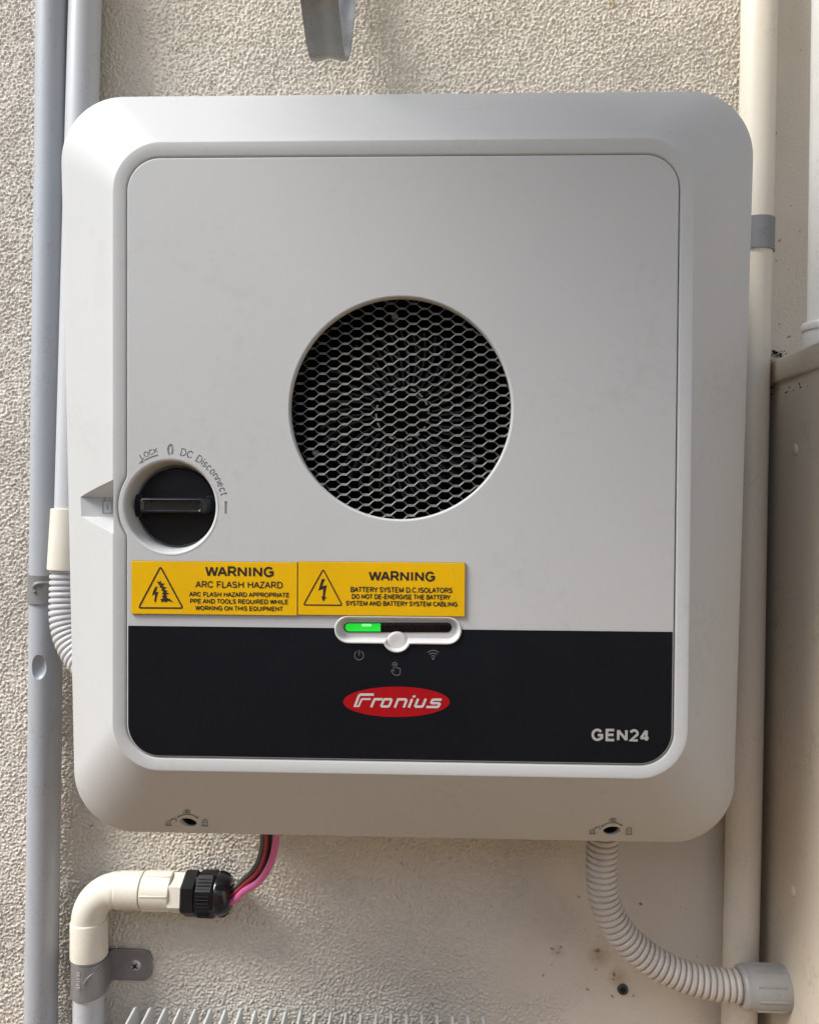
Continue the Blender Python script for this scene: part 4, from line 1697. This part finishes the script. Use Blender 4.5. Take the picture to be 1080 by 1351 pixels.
# raised lines moulded along the adaptor
for a in (8, 68, 128, -52):
    c, s = math.cos(math.radians(a)), math.sin(math.radians(a))
    p = Vector((0, -c, s)) * (RS + 0.0003)
    MB().box((xA + 0.001, YE + p.y - 0.0006, hc.z + p.z - 0.0007), (xB - 0.0012, YE + p.y + 0.0006, hc.z + p.z + 0.0007), 0.0003).build('moulded_line', 'pvc_cream', ad_)
xC = at(246, ey, YE).x
hz_ = hc.z - 2.0 * pe
MB().lathe([(0.004, 0), (RS * 1.02, 0), (RS * 1.06, 0.0006), (RS * 1.06, xC - xB - 0.0004)], (xB - 0.0012, YE, hz_), (1, 0, 0), 6, phase=math.radians(20)).build('hex_collar', 'pvc_cream', root, angle=20)
gz = hc.z - 2.6 * pe
RN = 30.5 * pe
xN0, xN1 = at(244, ey, YE).x, at(262.5, ey, YE).x
gl_ = MB().lathe([(0.004, 0), (RN * 0.90, 0), (RN, 0.0016), (RN, xN1 - xN0 - 0.0014), (RN * 0.93, xN1 - xN0), (0.004, xN1 - xN0)], (xN0, YE, gz), (1, 0, 0), 6, phase=math.radians(24)).build('cable_gland', 'black_plastic', root, angle=18)
xG1 = at(288, ey, YE).x
gb = MB().lathe([(RN * 0.88, -0.002), (RN * 0.88, 0.0006), (RN * 0.97, 0.0012), (RN * 0.99, xG1 - xN1 - 0.003), (RN * 0.90, xG1 - xN1), (0.004, xG1 - xN1)], (xN1, YE, gz), (1, 0, 0), 8, phase=math.radians(16)).build('gland_body', 'black_plastic', gl_, angle=18)
for k in range(40):                                      # grip ribs
    a = 2 * PI * k / 40
    p = Vector((0, math.cos(a), math.sin(a))) * (RN * 0.925)
    L0, L1 = xN1 + 0.0022, xN1 + (xG1 - xN1) * 0.78
    MB().tube([Vector((L0, YE, gz)) + p, Vector((L1, YE, gz)) + p], 0.00055, 6).build('grip_rib', 'black_plastic', gl_)
xG2 = at(306.5, ey, YE).x
dl = xG2 - xG1
dome = MB().lathe([(RN * 0.88, -0.0006), (RN * 0.90, dl * 0.1), (RN * 0.88, dl * 0.4), (RN * 0.80, dl * 0.72), (RN * 0.66, dl * 0.94), (RN * 0.52, dl), (RN * 0.40, dl * 0.97), (RN * 0.34, dl * 0.3), (0.0005, dl * 0.28)], (xG1, YE, gz), (1, 0, 0), 48).build('gland_dome', 'black_gloss', gl_)
for k in range(6):                                       # clamping notches as raised petals
    a = 2 * PI * (k + 0.3) / 6
    p = Vector((0, math.cos(a), math.sin(a)))
    MB().tube([Vector((xG1 + dl * 0.1, YE, gz)) + p * RN * 0.89, Vector((xG1 + dl * 0.5, YE, gz)) + p * RN * 0.86, Vector((xG1 + dl * 0.82, YE, gz)) + p * RN * 0.74], [0.002, 0.0019, 0.0012], 8).build('petal', 'black_plastic', gl_)

vc = at(116.8, 1287.5, YE)
s3 = saddle('pipe_clip', vc, -dn, 20.2 * pe, 0.0325, 'grey metal clip with one screwed ear below the cream elbow', (1, 0.0385, 0.0300, 0.59), rise=-0.0012)
# pressed arc and lettering on that clip
mb = MB()
pth, _ = smoothpath([on_pipe(x, y, (118, 0), (116.8, 1351), 20.2 * pe + 0.0016, YE) for x, y in ((112, 1297), (117, 1289), (125, 1284), (133, 1281.5))], 20)
mb.tube(pth, 0.0007, 8)
mb.build('pressed_arc', 'galvanised', s3)
mb = MB()
tv, tf = weld(*glyph_mesh('TRADER', 0.01))
tx0, tx1 = min(v[0] for v in tv), max(v[0] for v in tv)
ty0, ty1 = min(v[1] for v in tv), max(v[1] for v in tv)
P3 = []
for v in tv:
    py = 1281 + (v[0] - tx0) / (tx1 - tx0) * 24
    px = 101.5 + (v[1] - ty0) / (ty1 - ty0) * 5.2
    q = on_pipe(px, py, (118, 0), (116.8, 1351), 20.2 * pe + 0.0017, YE)
    P3.append((q.x, q.y - 0.0002, q.z))
solid_letters(mb, P3, tf, 0.0004)
mb.build('pressed_lettering', 'screw_metal', s3, smooth=False)

gx = xG1 + dl * 0.30
spec = [('wire_grey', 'dark grey wire curving from the cable gland up behind the inverter', (0.0, -0.002, 0.0062), ((322, 1160.5, -0.027), (336, 1146, -0.033), (344.5, 1126, -0.041), (347, 1102, -0.050)), 3.9),
        ('wire_red', 'red wire curving between dark wires from the cable gland', (0.0, -0.0055, 0.0026), ((323, 1166.5, -0.031), (339.5, 1151, -0.037), (349, 1128, -0.045), (351.5, 1102, -0.052)), 2.8),
        ('wire_black', 'black wire beside the red wire below the inverter', (0.0, 0.0030, 0.0020), ((326, 1167.5, -0.024), (343.5, 1152, -0.030), (353, 1130, -0.038), (356, 1102, -0.047)), 3.4),
        ('wire_brown', 'thin brown wire tucked behind the pink wire', (0.0, 0.0010, -0.0012), ((327, 1171.5, -0.026), (346, 1155.5, -0.032), (357, 1131, -0.040), (359.8, 1102, -0.049)), 2.4),
        ('wire_pink', 'bright pink wire curving from the cable gland up behind the inverter', (0.0, -0.0062, -0.0036), ((322, 1176, -0.033), (343, 1162, -0.040), (358.5, 1135, -0.047), (364.5, 1102, -0.054)), 4.6)]
for mname, lab, off_, way, rpx in spec:
    st = Vector((gx, YE, gz)) + Vector(off_)
    W_ = [at(*q) for q in way]
    tp_ = W_[-1]
    pth, _ = smoothpath([st, st + Vector((0.011, -0.001, 0.0006))] + W_ + [tp_ + Vector((0.001, -0.012, 0.03)), tp_ + Vector((0.001, -0.02, 0.06))], 56)
    w = MB().tube(pth, rpx * mm_per_px(-0.04), 16).build('wire', mname)
    tag(w, lab, 'wire')

# ------------------------------------------------------------------ metal cabinet on the right with its white pipe and the ribbed hose
YH = -0.062
XB = at(1034, 1302, YH).x + 0.0008
lid_lo = at(1080, 483, -0.12)
lid_hi = at(1080, 448, -0.12)
zl0, zl1 = lid_lo.z, lid_hi.z
cab = thing('metal_cabinet', 'beige painted metal cabinet with a folded lid and rivets beside the cream conduit', 'cabinet', (XB + 0.2, -0.13, -1.0))
MB().box((XB, -0.175, -1.0), (XB + 0.40, -0.004, zl0 + 0.004), 0.0035, 3).build('cabinet_body', 'box_paint', cab)
MB().box((XB - 0.0032, -0.180, zl0), (XB + 0.404, -0.0035, zl1), 0.0022, 3).build('cabinet_lid', 'box_paint', cab)
for px, py in ((1049, 593), (1046, 1175)):
    # depth at which the side plane meets this sight line
    d_ = (right * ((px - CXP) / FP) + fwd - up * ((py - CYP) / FP))
    t_ = (XB - CAM.x) / d_.x
    p = CAM + d_ * t_
    MB().lathe([(0.0005, 0.0024), (0.0025, 0.0023), (0.0042, 0.0015), (0.0050, 0.0), (0.0050, -0.001)], p, (-1, 0, 0), 28, True).build('rivet', 'box_paint', cab)

wp = thing('white_pipe', 'white pipe with a collar standing on the beige cabinet lid', 'pipe', (XB + 0.04, -0.062, zl1))
xw = at(1069.5, 200, -0.062).x + 0.0165
MB().tube([(xw, -0.062, zl1 + 0.0005), (xw, -0.062, zl1 + 0.3), (xw + 0.0008, -0.062, zl1 + 1.0)], 0.0165, 40).build('pipe', 'pvc_white', wp)
MB().lathe([(0.0166, 0.001), (0.0190, 0.001), (0.0195, 0.002), (0.0195, 0.018), (0.0208, 0.019), (0.0212, 0.021), (0.0212, 0.024), (0.0204, 0.0255), (0.0168, 0.0258)], (xw, -0.062, zl1), (0, 0, 1), 48).build('collar', 'pvc_white', wp)

rh = thing('ribbed_conduit', 'beige ribbed hose curving from inverter bottom to a grey connector on the cabinet', 'hose', (at(800, 1200, -0.06).x, -0.06, at(985, 1302, YH).z - 0.02))
hose([at(796, 1070, -0.070), at(794.5, 1105, -0.066), at(793, 1150, -0.063), at(798, 1190, -0.061), at(815.5, 1226, -0.060), at(846, 1258, -0.060), at(890, 1284, -0.061), at(937, 1297.5, YH), at(992, 1302.5, YH)],
     20.6 * mm_per_px(YH), 0.00565, 'ribbed_hose', 'hose_warm', rh)
x0_, x1_ = at(974.5, 1302, YH).x, XB
cz_ = at(985, 1302.5, YH).z
RC = 28.4 * mm_per_px(YH)
wd = x1_ - x0_
con = MB().lathe([(RC * 0.72, 0.002), (RC * 0.74, 0.0), (RC * 0.90, 0.0006), (RC * 0.97, 0.003), (RC * 0.97, wd * 0.22), (RC, wd * 0.26), (RC, wd * 0.90), (RC * 0.98, wd * 0.93), (RC * 0.98, wd - 0.0002)], (x0_, YH, cz_), (1, 0, 0), 56).build('connector', 'connector_grey', rh, angle=25)
for k in range(10):
    a = 2 * PI * (k + 0.15) / 10
    p = Vector((0, math.cos(a), math.sin(a))) * RC
    MB().box((x0_ + wd * 0.27, YH + p.y - 0.0008, cz_ + p.z - 0.0008), (x0_ + wd * 0.88, YH + p.y + 0.0008, cz_ + p.z + 0.0008), 0.0003).build('connector_rib', 'connector_grey', con)

# ------------------------------------------------------------------ bent galvanised strap hanging at the top
xs0 = at(395.5, 0, -0.163).x
xs1 = at(446.0, 0, -0.163).x
xmid, hw = (xs0 + xs1) / 2, (xs1 - xs0) / 2
pts = [Vector((xmid, y_, z_)) for y_, z_ in ((-0.024, 0.64), (-0.026, 0.52), (-0.030, 0.440), (-0.044, 0.403), (-0.064, 0.369), (-0.092, 0.339), (-0.118, 0.328), (-0.144, 0.336), (-0.170, 0.355), (-0.196, 0.388), (-0.210, 0.45), (-0.214, 0.62))]
path, _ = smoothpath(pts, 70)
sec = []
for i in range(25):
    t = -1 + 2 * i / 24
    sec.append((t * hw, -0.0009 * math.cos(t * PI * 1.5) + 0.0012 * abs(t) ** 5))
loops = []
for i, p in enumerate(path):
    tg = (path[min(i + 1, 69)] - path[max(i - 1, 0)]).normalized()
    nrm = tg.cross(Vector((1, 0, 0))).normalized()      # outward side of the bend
    if i == 0:
        sgn = 1
    outer = [p + Vector((x, 0, 0)) - nrm * (h) for x, h in sec]
    inner = [p + Vector((x, 0, 0)) - nrm * (h + 0.0018) for x, h in reversed(sec)]
    loops.append(outer + inner)
st_ = MB().loft(loops, True, True).build('bent_strap', 'galv_strap', angle=50)
tag(st_, 'weathered galvanised metal strap bent into a hook above the inverter', 'strap')

# ------------------------------------------------------------------ finned unit below
ztopf = at(300, 1331.0, -0.034).z
fu = thing('finned_unit', 'white unit with a row of upright cooling fins under the inverter', 'heat sink', (at(400, 1340, -0.05).x, -0.06, ztopf - 0.4))
fy0, fy1 = -0.034, -0.068
x_first = at(179.5, 1330, fy0).x
x_step = (at(416.9, 1337, fy0).x - x_first) / 12
finm = None
for k in range(24):
    x = x_first + k * x_step
    z = ztopf
    if finm is None:
        prof = [(fy0 + 0.004, -0.12), (fy0 + 0.004, -0.018), (fy0 + 0.0025, -0.006), (fy0, -0.0012), (fy0 - 0.003, 0.0), (fy0 - 0.010, -0.0006), (fy1, -0.002), (fy1, -0.12)]
        mb = MB()
        th = 0.0013
        mb.loft([[Vector((-th, y_, z_)) for y_, z_ in prof], [Vector((-th * 0.5, y_ - 0.0003, z_ + 0.0006)) for y_, z_ in prof], [Vector((th * 0.5, y_ - 0.0003, z_ + 0.0006)) for y_, z_ in prof], [Vector((th, y_, z_)) for y_, z_ in prof]], True, True)
        o = mb.build('fin', 'fin_paint', None, angle=22)
        finm = o
    else:
        o = finm.copy()
        COL.objects.link(o)
    o.parent = fu
    o.location = Vector((x, 0, z)) - fu.location
xe_ = x_first + 23 * x_step
MB().box((x_first - 0.022, fy1 - 0.03, ztopf - 0.40), (xe_ + 0.016, fy1 - 0.0005, ztopf - 0.0005), 0.002).build('casing', 'fin_paint', fu)
MB().box((x_first - 0.012, fy0 + 0.0045, ztopf - 0.36), (xe_ + 0.012, fy0 + 0.016, ztopf - 0.030), 0.001).build('back_plate', 'fin_paint', fu)

# ------------------------------------------------------------------ small things on the wall
wpg = at(821, 1305, 0)
plug = thing('wall_plug', 'small dark plug hole in the wall below the ribbed hose', 'wall plug', (wpg.x, 0, wpg.z))
MB().lathe([(0.0052, 0.0), (0.0050, -0.0020), (0.0040, -0.0026), (0.0030, -0.0022), (0.0028, 0.001)], wpg, (0, 1, 0), 28).build('plug_rim', 'plug_dark', plug)
MB().lathe([(0.0, -0.0006), (0.0029, -0.0006)], wpg, (0, 1, 0), 24).build('plug_core', 'screw_slot', plug)

# cobweb dirt gathered in the gap between conduit and cabinet
mb = MB()
rd = random.Random(9)


def crumb(c, r):
    bm = bmesh.new()
    bmesh.ops.create_icosphere(bm, subdivisions=1, radius=r)
    for v in bm.verts:
        v.co = Vector(c) + Vector((v.co.x * rd.uniform(.6, 1.4), v.co.y * rd.uniform(.6, 1.3), v.co.z * rd.uniform(.5, 1.4)))
    mb.bm(bm)


for k in range(230):
    t = rd.random() ** 1.6
    py = 468 + t * 95
    px = rd.gauss(1012, 3.0) - t * 3
    Y = rd.uniform(-0.030, -0.001)
    p = at(px, py, Y)
    if p.x > XB - 0.0022 and p.z < zl1:
        continue
    crumb(p, rd.uniform(0.0005, 0.0016))
for k in range(26):
    p = at(rd.gauss(1026, 4), rd.gauss(466, 3), -0.002)
    if p.z > zl1 + 0.001:
        crumb(p, rd.uniform(0.0005, 0.0014))
for k in range(14):
    yy = rd.uniform(-0.012, -0.09)
    crumb((XB - 0.0003, yy, zl0 - rd.uniform(0.002, 0.012)), rd.uniform(0.0004, 0.0009))
dr = mb.build('dirt_crumbs', 'dirt')
dr['kind'] = 'stuff'
tag(dr, 'dark cobweb dirt caught between cream conduit and cabinet', 'dirt')
